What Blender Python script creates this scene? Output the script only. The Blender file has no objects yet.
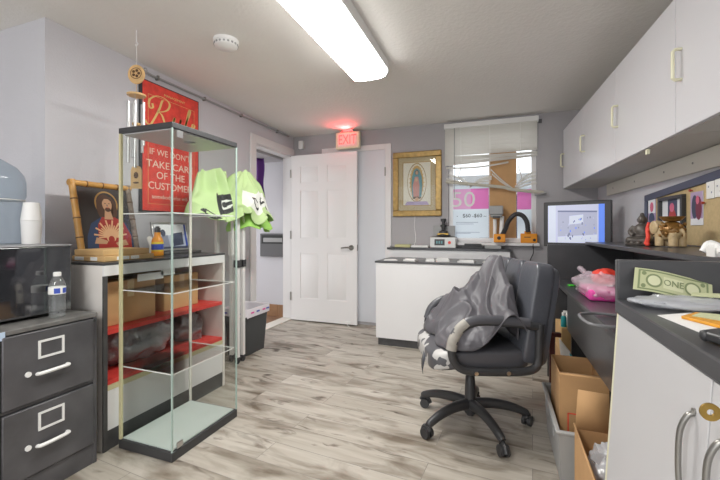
import bpy, bmesh, math, random
from math import sin, cos, pi, radians, sqrt, atan, atan2
from mathutils import Vector, Matrix, noise
random.seed(7)
SC = bpy.context.scene
COL = SC.collection
W = {}

# ------------------------------------------------------------------ materials
def lin(h):
    h = h.lstrip('#')
    v = [int(h[i:i+2], 16)/255 for i in (0, 2, 4)]
    return tuple((c/12.92 if c <= .04045 else ((c+.055)/1.055)**2.4) for c in v) + (1,)

def base_mat(name):
    m = bpy.data.materials.new(name); m.use_nodes = True
    nt = m.node_tree
    return m, nt, nt.nodes['Principled BSDF']

def mat(name, h, rough=.5, metal=0., vary=0., vscale=8., bump=0., bscale=60., spec=.5, coat=0., trans=0.):
    m, nt, p = base_mat(name)
    c = lin(h)
    if coat: p.inputs['Coat IOR'].default_value = 1.5+.5*coat; p.inputs['Coat Roughness'].default_value = .03
    p.inputs['Base Color'].default_value = c
    p.inputs['Roughness'].default_value = rough
    p.inputs['Metallic'].default_value = metal
    p.inputs['Specular IOR Level'].default_value = spec
    p.inputs['Coat Weight'].default_value = coat
    tc = nt.nodes.new('ShaderNodeTexCoord')
    if vary > 0:
        n = nt.nodes.new('ShaderNodeTexNoise'); n.inputs['Scale'].default_value = vscale
        n.inputs['Detail'].default_value = 5
        nt.links.new(tc.outputs['Object'], n.inputs['Vector'])
        r = nt.nodes.new('ShaderNodeValToRGB')
        r.color_ramp.elements[0].position = .3; r.color_ramp.elements[1].position = .7
        r.color_ramp.elements[0].color = tuple(x*(1-vary) for x in c[:3]) + (1,)
        r.color_ramp.elements[1].color = tuple(min(1, x*(1+vary)) for x in c[:3]) + (1,)
        nt.links.new(n.outputs['Fac'], r.inputs['Fac'])
        nt.links.new(r.outputs['Color'], p.inputs['Base Color'])
    if bump > 0:
        n2 = nt.nodes.new('ShaderNodeTexNoise'); n2.inputs['Scale'].default_value = bscale
        n2.inputs['Detail'].default_value = 4
        nt.links.new(tc.outputs['Object'], n2.inputs['Vector'])
        b = nt.nodes.new('ShaderNodeBump'); b.inputs['Strength'].default_value = bump
        b.inputs['Distance'].default_value = .02
        nt.links.new(n2.outputs['Fac'], b.inputs['Height'])
        nt.links.new(b.outputs['Normal'], p.inputs['Normal'])
    return m

def emis(name, h, s):
    m, nt, p = base_mat(name)
    p.inputs['Base Color'].default_value = lin(h)
    p.inputs['Emission Color'].default_value = lin(h)
    p.inputs['Emission Strength'].default_value = s
    return m

def glassy(name, tint, gloss=.12, body=0., bodycol='#ffffff', rough=.02):
    """thin clear film: see-through, with a mirror sheen at grazing angles and an optional milky body"""
    m = bpy.data.materials.new(name); m.use_nodes = True
    nt = m.node_tree; nt.nodes.clear()
    out = nt.nodes.new('ShaderNodeOutputMaterial')
    t = nt.nodes.new('ShaderNodeBsdfTransparent'); t.inputs['Color'].default_value = lin(tint)
    g = nt.nodes.new('ShaderNodeBsdfGlossy'); g.inputs['Roughness'].default_value = rough
    fr = nt.nodes.new('ShaderNodeLayerWeight'); fr.inputs['Blend'].default_value = .5
    pw = nt.nodes.new('ShaderNodeMath'); pw.operation = 'POWER'; pw.inputs[1].default_value = 4
    ma = nt.nodes.new('ShaderNodeMath'); ma.operation = 'MULTIPLY_ADD'; ma.inputs[1].default_value = gloss*3; ma.inputs[2].default_value = gloss*.22
    nt.links.new(fr.outputs['Facing'], pw.inputs[0]); nt.links.new(pw.outputs[0], ma.inputs[0])
    mx = nt.nodes.new('ShaderNodeMixShader')
    nt.links.new(ma.outputs[0], mx.inputs['Fac'])
    src = t
    if body > 0:
        d = nt.nodes.new('ShaderNodeBsdfDiffuse'); d.inputs['Color'].default_value = lin(bodycol)
        mb = nt.nodes.new('ShaderNodeMixShader'); mb.inputs['Fac'].default_value = body
        nt.links.new(t.outputs[0], mb.inputs[1]); nt.links.new(d.outputs[0], mb.inputs[2]); src = mb
    nt.links.new(src.outputs[0], mx.inputs[1]); nt.links.new(g.outputs[0], mx.inputs[2])
    nt.links.new(mx.outputs[0], out.inputs['Surface'])
    return m

def thin(name, h, tr=.5):
    """thin sheet that lets some light through (blind slats, posters, plastic liner)"""
    m, nt, p = base_mat(name); p.inputs['Base Color'].default_value = lin(h); p.inputs['Roughness'].default_value = .55
    t = nt.nodes.new('ShaderNodeBsdfTranslucent'); t.inputs['Color'].default_value = lin(h)
    mx = nt.nodes.new('ShaderNodeMixShader'); mx.inputs['Fac'].default_value = tr
    out = nt.nodes['Material Output']
    nt.links.new(p.outputs[0], mx.inputs[1]); nt.links.new(t.outputs[0], mx.inputs[2]); nt.links.new(mx.outputs[0], out.inputs['Surface'])
    return m

def floor_mat():
    m, nt, p = base_mat('wood_plank_floor')
    N = nt.nodes.new; L = nt.links.new
    tc = N('ShaderNodeTexCoord'); mp = N('ShaderNodeMapping')
    mp.inputs['Rotation'].default_value = (0, 0, radians(4.5))
    L(tc.outputs['Object'], mp.inputs['Vector'])
    br = N('ShaderNodeTexBrick'); br.offset = .37; br.offset_frequency = 2
    br.inputs['Scale'].default_value = 1; br.inputs['Brick Width'].default_value = 1.22
    br.inputs['Row Height'].default_value = .16; br.inputs['Mortar Size'].default_value = .0016
    br.inputs['Mortar Smooth'].default_value = .3
    br.inputs['Color1'].default_value = (0, 0, 0, 1); br.inputs['Color2'].default_value = (1, 1, 1, 1)
    br.inputs['Mortar'].default_value = (.5, .5, .5, 1)
    L(mp.outputs[0], br.inputs['Vector'])
    # per plank offset of the grain
    sc = N('ShaderNodeVectorMath'); sc.operation = 'SCALE'; sc.inputs['Scale'].default_value = 9.
    L(br.outputs['Color'], sc.inputs[0])
    add = N('ShaderNodeVectorMath'); add.operation = 'ADD'
    L(mp.outputs[0], add.inputs[0]); L(sc.outputs[0], add.inputs[1])
    def nz(vs, scale, det, dist):
        q = N('ShaderNodeMapping'); q.inputs['Scale'].default_value = vs
        L(add.outputs[0], q.inputs['Vector'])
        n = N('ShaderNodeTexNoise'); n.inputs['Scale'].default_value = scale
        n.inputs['Detail'].default_value = det; n.inputs['Distortion'].default_value = dist
        L(q.outputs[0], n.inputs['Vector']); return n
    def ramp(src, a, b, ca, cb):
        r = N('ShaderNodeValToRGB'); e = r.color_ramp.elements
        e[0].position = a; e[1].position = b; e[0].color = lin(ca); e[1].color = lin(cb)
        L(src, r.inputs['Fac']); return r
    def mix(kind, fac, A, B):
        x = N('ShaderNodeMix'); x.data_type = 'RGBA'; x.blend_type = kind
        if isinstance(fac, float): x.inputs['Factor'].default_value = fac
        else: L(fac, x.inputs['Factor'])
        L(A, x.inputs['A']); L(B, x.inputs['B']); return x.outputs['Result']
    tone = ramp(br.outputs['Color'], 0, 1, '#b7b0a5', '#cac4ba')
    fine = ramp(nz((1.0, 13, 1), 2.6, 6, .5).outputs['Fac'], .3, .7, '#bdb5a8', '#ffffff')
    c1 = mix('MULTIPLY', .45, tone.outputs[0], fine.outputs[0])
    blot = ramp(nz((1.3, 4.0, 1), 2.0, 5, .7).outputs['Fac'], .48, .72, '#ffffff', '#8f8170')
    c2 = mix('MULTIPLY', .9, c1, blot.outputs[0])
    knot = ramp(nz((2.2, 6.0, 1), 1.7, 4, 1.2).outputs['Fac'], .60, .74, '#ffffff', '#705e50')
    c3 = mix('MULTIPLY', .9, c2, knot.outputs[0])
    seam = N('ShaderNodeRGB'); seam.outputs[0].default_value = lin('#85807a')
    c4 = mix('MIX', br.outputs['Fac'], c3, seam.outputs[0])
    L(c4, p.inputs['Base Color'])
    p.inputs['Roughness'].default_value = .42
    return m

def worn_leather():
    m, nt, p = base_mat('black_leather_peeling')
    N = nt.nodes.new; L = nt.links.new
    tc = N('ShaderNodeTexCoord')
    n = N('ShaderNodeTexNoise'); n.inputs['Scale'].default_value = 9; n.inputs['Detail'].default_value = 2.5
    L(tc.outputs['Object'], n.inputs['Vector'])
    sep = N('ShaderNodeSeparateXYZ'); L(tc.outputs['Object'], sep.inputs[0])
    mr = N('ShaderNodeMapRange'); mr.inputs['From Min'].default_value = .12; mr.inputs['From Max'].default_value = .30
    mr.inputs['To Min'].default_value = 0; mr.inputs['To Max'].default_value = .2
    L(sep.outputs['X'], mr.inputs['Value'])
    a = N('ShaderNodeMath'); a.operation = 'ADD'
    L(n.outputs['Fac'], a.inputs[0]); L(mr.outputs[0], a.inputs[1])
    r = N('ShaderNodeValToRGB'); e = r.color_ramp.elements
    e[0].position = .665; e[1].position = .675; e[0].color = lin('#55555a'); e[1].color = lin('#c4c2c0')
    L(a.outputs[0], r.inputs['Fac']); L(r.outputs[0], p.inputs['Base Color'])
    p.inputs['Roughness'].default_value = .38
    return m

def ceiling_mat():
    m = mat('textured_ceiling_paint', '#e9e6e1', .8, vary=.02, vscale=2.5, bump=.2, bscale=45)
    return m

M = {}
def defmats():
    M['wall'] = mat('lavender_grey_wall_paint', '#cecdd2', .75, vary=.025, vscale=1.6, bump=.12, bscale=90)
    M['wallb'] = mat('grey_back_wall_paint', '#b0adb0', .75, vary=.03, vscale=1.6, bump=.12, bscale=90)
    M['ceil'] = ceiling_mat()
    M['floor'] = floor_mat()
    M['hallfloor'] = mat('brown_hall_floor', '#8a6a54', .5, vary=.15, vscale=12)
    M['tile'] = mat('brown_tile', '#9a7352', .45, vary=.18, vscale=9)
    M['trim'] = mat('white_gloss_paint', '#e6e4e4', .35)
    M['door'] = mat('white_door_paint', '#eceaea', .38)
    M['lam'] = mat('white_laminate', '#e8e7e8', .32)
    M['cab'] = mat('pale_grey_laminate', '#dddce0', .28)
    M['panel'] = mat('cream_white_panel', '#ece7e2', .45)
    M['cream'] = mat('cream_painted_board', '#e8e4da', .5)
    M['creamplastic'] = mat('ivory_plastic', '#e6e3c6', .35)
    M['black'] = mat('black_laminate', '#48484b', .28, vary=.1, vscale=10)
    M['blackgl'] = mat('glossy_black', '#2b2c30', .08, coat=1., spec=1.)
    M['blackpl'] = mat('black_plastic', '#3a3a3c', .4)
    M['kick'] = mat('dark_grey_kick', '#4b4a4b', .5, vary=.15, vscale=14)
    M['steel'] = mat('charcoal_painted_steel', '#5a595c', .34, metal=.15, vary=.22, vscale=7)
    M['chrome'] = mat('brushed_chrome', '#c9c9c9', .28, metal=1.)
    M['nickel'] = mat('dull_nickel', '#9a9894', .35, metal=.9)
    M['whitem'] = mat('white_coated_metal', '#e9e8e6', .35)
    M['white'] = mat('white_plastic', '#efeeec', .4)
    M['paper'] = mat('white_paper', '#f0efec', .7)
    M['grey'] = mat('grey_plastic', '#9d9d9d', .45)
    M['dgrey'] = mat('dark_grey_plastic', '#5d5c5e', .5)
    M['cardb'] = mat('brown_cardboard', '#c49a6c', .8, vary=.07, vscale=8)
    M['cardb2'] = mat('tan_cardboard', '#d3ad79', .8, vary=.06, vscale=8)
    M['cardd'] = mat('cardboard_inside', '#a67d50', .85, vary=.06, vscale=8)
    M['red'] = mat('red_laminate', '#d8423c', .45, vary=.06, vscale=10)
    M['signred'] = mat('printed_red', '#e2463a', .5, vary=.16, vscale=22)
    M['gold'] = mat('gold_print', '#e8c77e', .5)
    M['ltext'] = mat('cream_print', '#f1dccb', .5)
    M['frameg'] = mat('gilded_wood', '#a68850', .4, metal=.35, vary=.25, vscale=25)
    M['bamboo'] = mat('varnished_bamboo', '#c79550', .35, vary=.18, vscale=16)
    M['bamd'] = mat('dark_bamboo_knot', '#5b3a1c', .5)
    M['bark'] = mat('mottled_bark', '#8d7d70', .7, vary=.5, vscale=30)
    M['brass'] = mat('tarnished_brass', '#a88a4a', .35, metal=.9, vary=.2, vscale=40)
    M['yellowm'] = mat('pale_yellow_metal', '#d6cea6', .4, metal=.2)
    M['glass'] = glassy('clear_case_glass', '#fcfdfc', .10)
    M['glassedge'] = mat('green_glass_edge', '#a9bdb5', .2)
    M['win'] = glassy('window_glass', '#f8fafb', .10)
    M['jug'] = glassy('blue_jug_plastic', '#e6ecf0', .14, .13, '#a9b8c4', .08)
    M['bottle'] = glassy('clear_bottle_plastic', '#f8fafa', .2, .06, '#f4f6f7', .05)
    M['film'] = glassy('milky_plastic_film', '#fbf4f8', .16, .38, '#f6e6f0', .15)
    M['bubble'] = glassy('clear_plastic_wrap', '#f1f3f7', .2, .42, '#eef0f5', .15)
    M['bagblack'] = mat('black_plastic_bag', '#77787c', .2, coat=.8, bump=1., bscale=22)
    M['green'] = mat('lime_green_fabric', '#c6dfa2', .75, vary=.05, vscale=7)
    M['greend'] = mat('deep_lime_fabric', '#9fd266', .75)
    M['ink'] = mat('black_ink', '#2b2d2c', .6)
    M['inkw'] = mat('white_ink', '#eef0ea', .6)
    M['leather'] = mat('black_leather', '#55575e', .3, bump=.08, bscale=50, spec=.6)
    M['seat'] = worn_leather()
    M['jacket'] = mat('charcoal_grey_fabric', '#5b595e', .5, vary=.06, vscale=12)
    M['orange'] = mat('orange_plastic', '#f09a1e', .4)
    M['pink'] = mat('pink_plastic', '#e84fa8', .45)
    M['redor'] = mat('red_orange_fabric', '#ee4a3a', .5)
    M['greenb'] = mat('bright_green_plastic', '#4fd63f', .4)
    M['teal'] = mat('teal_plastic', '#2a9aa0', .4)
    M['blue'] = mat('blue_print', '#3a52b5', .5)
    M['purple'] = mat('purple_cloth', '#5d2f7c', .7)
    M['cork'] = mat('tan_cork_board', '#c8b186', .85, vary=.08, vscale=60)
    M['navy'] = mat('blue_grey_frame', '#4d5368', .45)
    M['bill'] = mat('green_banknote_paper', '#c5c9a0', .7)
    M['billd'] = mat('banknote_dark_print', '#87936c', .7)
    M['billl'] = mat('banknote_pale_print', '#dadcb8', .7)
    M['goldp'] = mat('gold_orange_envelope', '#dd9a2c', .5, vary=.12, vscale=40)
    M['stone'] = mat('glazed_beige_ceramic', '#c3ab84', .3, vary=.2, vscale=35)
    M['stoned'] = mat('dark_brown_gilt', '#8a6432', .3, metal=.35, vary=.35, vscale=60)
    M['pewter'] = mat('dark_pewter', '#5a5450', .4, metal=.3, vary=.3, vscale=40)
    M['tubgrey'] = mat('grey_tub_plastic', '#a9a9a8', .5, vary=.05, vscale=8)
    M['binblk'] = mat('charcoal_bin_plastic', '#47494b', .5)
    M['liner'] = mat('white_bin_liner', '#e8e4ea', .4)
    M['wood'] = mat('pale_turned_wood', '#d5ae78', .5, vary=.12, vscale=20)
    M['maroon'] = mat('maroon_wood', '#5a2420', .4)
    M['slat'] = thin('off_white_blind_slat', '#dedbd4', .22)
    M['posterw'] = thin('white_poster', '#eef3f7', .6)
    M['posterp'] = thin('pink_poster', '#ff9ad6', .6)
    M['posterp2'] = thin('pale_pink_poster', '#fdc4e5', .6)
    M['light'] = emis('lit_lamp_diffuser', '#fffefa', 36.)
    M['lightside'] = emis('lit_lamp_diffuser_side', '#fffefa', 8.)
    M['exitface'] = mat('exit_sign_face', '#f3dcd6', .4)
    M['exitlet'] = emis('lit_red_letters', '#ff5a55', 1.1)
    M['redlamp'] = emis('red_lamp', '#ff2a2a', 4.)
    M['scr_w'] = emis('screen_white', '#d0d7ea', .34)
    M['scr_b'] = emis('screen_blue', '#5f86e8', .5)
    M['scr_g'] = emis('screen_grey', '#a9adc4', .42)
    M['scr_d'] = emis('screen_dark', '#6a7294', .42)
    M['scr_l'] = emis('screen_pale', '#c2c6de', .36)
    for n, h in dict(p_dark='#352c2a', p_skin='#d9a982', p_hair='#5a3a26', p_red='#b5352b', p_blue='#33466b',
                     p_halo='#b58a48', p_ray='#f3c193', p_ivory='#e9dfcb', p_tan='#bfa77c', p_teal='#5d9298',
                     p_rose='#cf8b7c', p_gold='#d0a75a', p_lilac='#b9a3c4', p_grey='#8d92a6', p_dk='#3f465e',
                     p_white='#eceef2', p_pinkd='#d86a86', p_maroon='#7a2f45').items():
        M[n] = mat('print_' + n[2:], h, .45)
    M['p_lily'] = mat('pale_photo_print', '#b6bcd0', .3)
defmats()

# ------------------------------------------------------------------ mesh builder
def fm(o, right, up):
    """matrix of a flat face: x = right, y = up, z = outward normal"""
    r = Vector(right).normalized(); u = Vector(up).normalized(); n = r.cross(u)
    m = Matrix((r, u, n)).transposed().to_4x4(); m.translation = Vector(o); return m

class MB:
    def __init__(s): s.v = []; s.f = []; s.m = []
    def add(s, vs, fs, mi=0, T=None):
        b = len(s.v)
        for p in vs:
            p = Vector(p); s.v.append(T @ p if T is not None else p)
        for q in fs: s.f.append([b+i for i in q]); s.m.append(mi)
        return s
    def box(s, lo, hi, mi=0, T=None):
        x0, y0, z0 = lo; x1, y1, z1 = hi
        vs = [(x0,y0,z0),(x1,y0,z0),(x1,y1,z0),(x0,y1,z0),(x0,y0,z1),(x1,y0,z1),(x1,y1,z1),(x0,y1,z1)]
        return s.add(vs, [(0,3,2,1),(4,5,6,7),(0,1,5,4),(1,2,6,5),(2,3,7,6),(3,0,4,7)], mi, T)
    def prism(s, pts, z0, z1, mi=0, T=None):
        n = len(pts)
        vs = [(p[0], p[1], z0) for p in pts] + [(p[0], p[1], z1) for p in pts]
        fs = [tuple(range(n-1, -1, -1)), tuple(range(n, 2*n))] + [(i, (i+1) % n, n+(i+1) % n, n+i) for i in range(n)]
        return s.add(vs, fs, mi, T)
    def poly(s, pts, off=0., mi=0, T=None):
        return s.add([(p[0], p[1], off) for p in pts], [tuple(range(len(pts)))], mi, T)
    def ell(s, cx, cy, rx, ry, off=0., mi=0, T=None, n=28, a0=0, a1=2*pi):
        return s.poly([(cx+rx*cos(a0+(a1-a0)*i/n), cy+ry*sin(a0+(a1-a0)*i/n)) for i in range(n)], off, mi, T)
    def ring(s, cx, cy, ro, ri, off=0., mi=0, T=None, n=32, a0=0., a1=2*pi, sy=1.):
        vs = []; fs = []
        for i in range(n+1):
            a = a0+(a1-a0)*i/n
            vs += [(cx+ro*cos(a), cy+ro*sy*sin(a), off), (cx+ri*cos(a), cy+ri*sy*sin(a), off)]
        for i in range(n): fs.append((2*i, 2*i+2, 2*i+3, 2*i+1))
        return s.add(vs, fs, mi, T)
    def cyl(s, a, b, r, r2=None, n=16, mi=0, T=None):
        a = Vector(a); b = Vector(b); r2 = r if r2 is None else r2
        d = (b-a).normalized(); t = Vector((0,0,1)) if abs(d.z) < .9 else Vector((1,0,0))
        u = d.cross(t).normalized(); w = d.cross(u)
        vs = []
        for c, q in ((a, r), (b, r2)):
            vs += [c+u*q*cos(2*pi*i/n)+w*q*sin(2*pi*i/n) for i in range(n)]
        fs = [tuple(range(n)), tuple(range(2*n-1, n-1, -1))] + [(i, n+i, n+(i+1) % n, (i+1) % n) for i in range(n)]
        return s.add(vs, fs, mi, T)
    def tube(s, pts, r, n=10, mi=0, T=None, flat=1., closed=False, rs=None):
        P = [Vector(p) for p in pts]; k = len(P); vs = []; fs = []
        ref = None
        for i in range(k):
            if closed: d = (P[(i+1) % k]-P[i-1]).normalized()
            else: d = (P[min(i+1, k-1)]-P[max(i-1, 0)]).normalized()
            if ref is None:
                t = Vector((0,0,1)) if abs(d.z) < .9 else Vector((0,1,0))
                u = d.cross(t).normalized()
            else: u = (ref-d*ref.dot(d)).normalized()
            ref = u; w = d.cross(u); q = rs[i] if rs else r
            vs += [P[i]+u*q*flat*cos(2*pi*j/n)+w*q*sin(2*pi*j/n) for j in range(n)]
        for i in range(k if closed else k-1):
            a = i*n; b = ((i+1) % k)*n
            fs += [(a+j, a+(j+1) % n, b+(j+1) % n, b+j) for j in range(n)]
        if not closed: fs += [tuple(range(n-1, -1, -1)), tuple(range((k-1)*n, k*n))]
        return s.add(vs, fs, mi, T)
    def lathe(s, prof, c=(0,0,0), n=28, mi=0, T=None):
        vs = []; fs = []; k = len(prof)
        for r, z in prof:
            vs += [(c[0]+r*cos(2*pi*j/n), c[1]+r*sin(2*pi*j/n), c[2]+z) for j in range(n)]
        for i in range(k-1):
            fs += [(i*n+j, i*n+(j+1) % n, (i+1)*n+(j+1) % n, (i+1)*n+j) for j in range(n)]
        if prof[0][0] > 1e-5: fs.append(tuple(range(n-1, -1, -1)))
        if prof[-1][0] > 1e-5: fs.append(tuple(range((k-1)*n, k*n)))
        return s.add(vs, fs, mi, T)
    def ball(s, c, r, n=14, mi=0, T=None, fn=None):
        rx, ry, rz = (r, r, r) if isinstance(r, (int, float)) else r
        vs = [(c[0], c[1], c[2]-rz)]; fs = []
        for i in range(1, n):
            ph = -pi/2+pi*i/n
            for j in range(2*n):
                a = pi*j/n
                vs.append((c[0]+rx*cos(ph)*cos(a), c[1]+ry*cos(ph)*sin(a), c[2]+rz*sin(ph)))
        vs.append((c[0], c[1], c[2]+rz)); m2 = 2*n
        if fn: vs = [fn(Vector(p)) for p in vs]
        for j in range(m2): fs.append((0, 1+(j+1) % m2, 1+j))
        for i in range(n-2):
            a = 1+i*m2; b = a+m2
            fs += [(a+j, a+(j+1) % m2, b+(j+1) % m2, b+j) for j in range(m2)]
        a = 1+(n-2)*m2; e = len(vs)-1
        for j in range(m2): fs.append((a+j, a+(j+1) % m2, e))
        return s.add(vs, fs, mi, T)
    def grid(s, fn, nu, nv, mi=0, mfn=None, closed=False):
        b = len(s.v)
        for i in range(nu+1):
            for j in range(nv+1):
                s.v.append(Vector(fn(i/nu, j/nv)))
        for i in range(nu):
            for j in range(nv):
                s.f.append([b+i*(nv+1)+j, b+(i+1)*(nv+1)+j, b+(i+1)*(nv+1)+j+1, b+i*(nv+1)+j+1])
                s.m.append(mfn((i+.5)/nu, (j+.5)/nv) if mfn else mi)
        return s
    def mesh(s, name, mats, inv, weld=False):
        me = bpy.data.meshes.new(name)
        me.from_pydata([tuple(inv @ p) for p in s.v], [], s.f)
        for m in mats: me.materials.append(m)
        me.polygons.foreach_set('material_index', s.m)
        bm = bmesh.new(); bm.from_mesh(me)
        if weld: bmesh.ops.remove_doubles(bm, verts=bm.verts, dist=1e-5)
        if not getattr(s, 'keepn', False): bmesh.ops.recalc_face_normals(bm, faces=bm.faces)
        bm.to_mesh(me); bm.free()
        me.polygons.foreach_set('use_smooth', [True]*len(me.polygons))
        me.set_sharp_from_angle(angle=radians(38))
        me.update(); return me

def mods(o, bevel=0, seg=2, subs=0, solid=0, remesh=0, smooth=0):
    if solid:
        q = o.modifiers.new('solid', 'SOLIDIFY'); q.thickness = solid; q.offset = 0
    if remesh:
        q = o.modifiers.new('remesh', 'REMESH'); q.mode = 'VOXEL'; q.voxel_size = remesh; q.use_smooth_shade = True
        q = o.modifiers.new('smooth', 'SMOOTH'); q.factor = .5; q.iterations = 4
    if bevel:
        q = o.modifiers.new('bevel', 'BEVEL'); q.width = bevel; q.segments = seg
        q.limit_method = 'ANGLE'; q.angle_limit = radians(40)
    if subs:
        q = o.modifiers.new('subs', 'SUBSURF'); q.levels = subs; q.render_levels = subs
    return o

def props(o, label, cat, group=None):
    o['label'] = label; o['category'] = cat
    if group: o['group'] = group
    return o

def thing(name, label, cat, loc, rz=0., group=None):
    o = bpy.data.objects.new(name, None); COL.objects.link(o)
    o.empty_display_size = .05
    o.location = loc; o.rotation_euler = (0, 0, rz)
    W[o] = Matrix.Translation(loc) @ Matrix.Rotation(rz, 4, 'Z')
    return props(o, label, cat, group)

def part(name, mb, mats, parent, local=False, label=None, weld=False, **k):
    if not isinstance(mats, (list, tuple)): mats = [mats]
    inv = Matrix.Identity(4) if local else W[parent].inverted()
    o = bpy.data.objects.new(name, mb.mesh(name, mats, inv, weld)); COL.objects.link(o)
    o.parent = parent; W[o] = W[parent]
    if label: o['label'] = label
    return mods(o, **k)

def solo(name, mb, mats, label=None, cat=None, group=None, kind=None, weld=False, origin=True, **k):
    if not isinstance(mats, (list, tuple)): mats = [mats]
    if origin:
        xs = [p.x for p in mb.v]; ys = [p.y for p in mb.v]; zs = [p.z for p in mb.v]
        loc = Vector(((min(xs)+max(xs))/2, (min(ys)+max(ys))/2, min(zs)))
    else: loc = Vector((0,0,0))
    T = Matrix.Translation(loc)
    o = bpy.data.objects.new(name, mb.mesh(name, mats, T.inverted(), weld)); COL.objects.link(o)
    o.location = loc; W[o] = T
    if kind: o['kind'] = kind
    if label: props(o, label, cat, group)
    return mods(o, **k)

def struct(name, mb, mats, **k): return solo(name, mb, mats, kind='structure', **k)

def dup(root, loc, rz, label, group=None):
    r = root.copy(); COL.objects.link(r); r.location = loc; r.rotation_euler = (0, 0, rz)
    props(r, label, root['category'], group or root.get('group'))
    for ch in list(root.children):
        c = ch.copy(); COL.objects.link(c); c.parent = r
        for g in list(ch.children):
            d = g.copy(); COL.objects.link(d); d.parent = c
    return r

def text(mb, body, size, T, mi=0, align='CENTER', sx=1., ext=.0004, shear=0.):
    cu = bpy.data.curves.new('txt', 'FONT'); cu.body = body; cu.size = size; cu.align_x = align
    cu.align_y = 'CENTER'; cu.extrude = ext; cu.shear = shear; cu.resolution_u = 3
    o = bpy.data.objects.new('txt', cu); COL.objects.link(o)
    dg = bpy.context.evaluated_depsgraph_get()
    me = bpy.data.meshes.new_from_object(o.evaluated_get(dg))
    mb.add([(v.co.x*sx, v.co.y, v.co.z) for v in me.vertices], [tuple(p.vertices) for p in me.polygons], mi, T)
    bpy.data.objects.remove(o); bpy.data.curves.remove(cu); bpy.data.meshes.remove(me)

def spline(pts, k=8):
    P = [Vector(p) for p in pts]; P = [P[0]*2-P[1]] + P + [P[-1]*2-P[-2]]; out = []
    for i in range(1, len(P)-2):
        for t in range(k):
            t /= k; a, b, c, d = P[i-1:i+3]
            out.append(.5*((2*b)+(c-a)*t+(2*a-5*b+4*c-d)*t*t+(3*b-a-3*c+d)*t**3))
    out.append(P[-2]); return out

def ribbon(mb, pts, T, w0=.002, w1=.006, off=.0008, mi=0, k=10):
    """a pen stroke: wide on the way down, thin on the way up"""
    P = spline([(p[0], p[1], 0) for p in pts], k); vs = []; fs = []
    for i, p in enumerate(P):
        d = (P[min(i+1, len(P)-1)]-P[max(i-1, 0)]).normalized()
        n = Vector((-d.y, d.x, 0)); w = w0+(w1-w0)*abs(d.y)**1.5
        vs += [(p+n*w).to_tuple()[:2]+(off,), (p-n*w).to_tuple()[:2]+(off,)]
    for i in range(len(P)-1): fs.append((2*i, 2*i+2, 2*i+3, 2*i+1))
    mb.add(vs, fs, mi, T)

def crinkle(seed, amp, sc):
    o = Vector((seed*3.1, seed*1.7, seed*.9))
    def f(c):
        def g(p):
            d = (p-c); n = d.normalized()
            q = abs(noise.noise(p*sc+o))*1.6+abs(noise.noise(p*sc*2.3+o))*.7+noise.noise(p*sc*.45+o)*.6
            return p+n*(q-.5)*amp
        return g
    return f

# ------------------------------------------------------------------ room
YB, XL, CE = 4.15, -2.42, 2.42
def cz(y): return 2.278+.016*(4.15-y)     # the ceiling climbs a little towards the front
YC = 1.384
YF = -2.6
SL = .045; TH = atan(SL); RO = Vector((.895, YB, 0))
RW = Matrix.Translation(RO) @ Matrix.Rotation(TH, 4, 'Z')     # frame of the right wall: x = 0 is its face, -y runs to the front
def rw(x, y, z=0): return RW @ Vector((x, y, z))

b = MB(); b.box((XL-.0, YF, -.1), (1.6, YB+.1, 0)); b.box((-3.6, YF, -.1), (XL, YC, 0)); struct('floor', b, M['floor'], origin=False)
b = MB(); b.box((-3.9, 1.4, -.1), (XL-.001, YB+.1, 0)); struct('floor_hall', b, M['hallfloor'])
b = MB(); b.box((XL-.14, 3.35, 0), (XL+.012, 4.11, .008)); struct('trim_threshold', b, M['cream'], bevel=.003)
b = MB(); b.box((-3.6, YF, 0), (1.6, YB+.15, .2))
for p in b.v: p.z += cz(p.y)
struct('ceiling', b, M['ceil'], origin=False)
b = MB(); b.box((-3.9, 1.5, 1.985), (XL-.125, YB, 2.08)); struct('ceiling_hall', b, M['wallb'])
b = MB()
b.box((XL-.12, YC, 0), (XL, 3.35, CE)); b.box((XL-.12, 3.35, 2.03), (XL, 4.11, CE)); b.box((XL-.12, 4.11, 0), (XL, YB, CE))
struct('wall_left', b, M['wall'])
b = MB(); b.box((-3.6, YC, 0), (XL-.12, 1.50, CE)); struct('wall_recess', b, M['wall'])
b = MB(); b.box((-3.72, YF, 0), (-3.6, 1.48, CE)); struct('wall_recess_side', b, M['wall'])
b = MB(); b.box((-3.9, YB, 0), (XL-.12, YB+.12, 2.1)); struct('wall_hall', b, M['wall'])
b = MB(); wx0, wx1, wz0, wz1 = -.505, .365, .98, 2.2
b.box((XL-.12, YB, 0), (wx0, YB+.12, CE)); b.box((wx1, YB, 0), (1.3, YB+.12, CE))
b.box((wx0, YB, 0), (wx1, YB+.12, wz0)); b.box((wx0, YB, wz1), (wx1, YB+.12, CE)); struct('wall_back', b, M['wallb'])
b = MB(); b.box((0, -6.75, 0), (.12, .12, CE), T=RW); struct('wall_right', b, M['wall'])
# hall skirting of brown tiles
b = MB()
for i in range(12): b.box((-3.88+i*.112, YB-.012, .002), (-3.88+i*.112+.109, YB-.001, .155))
struct('baseboard_hall', b, M['tile'], bevel=.002)

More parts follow.
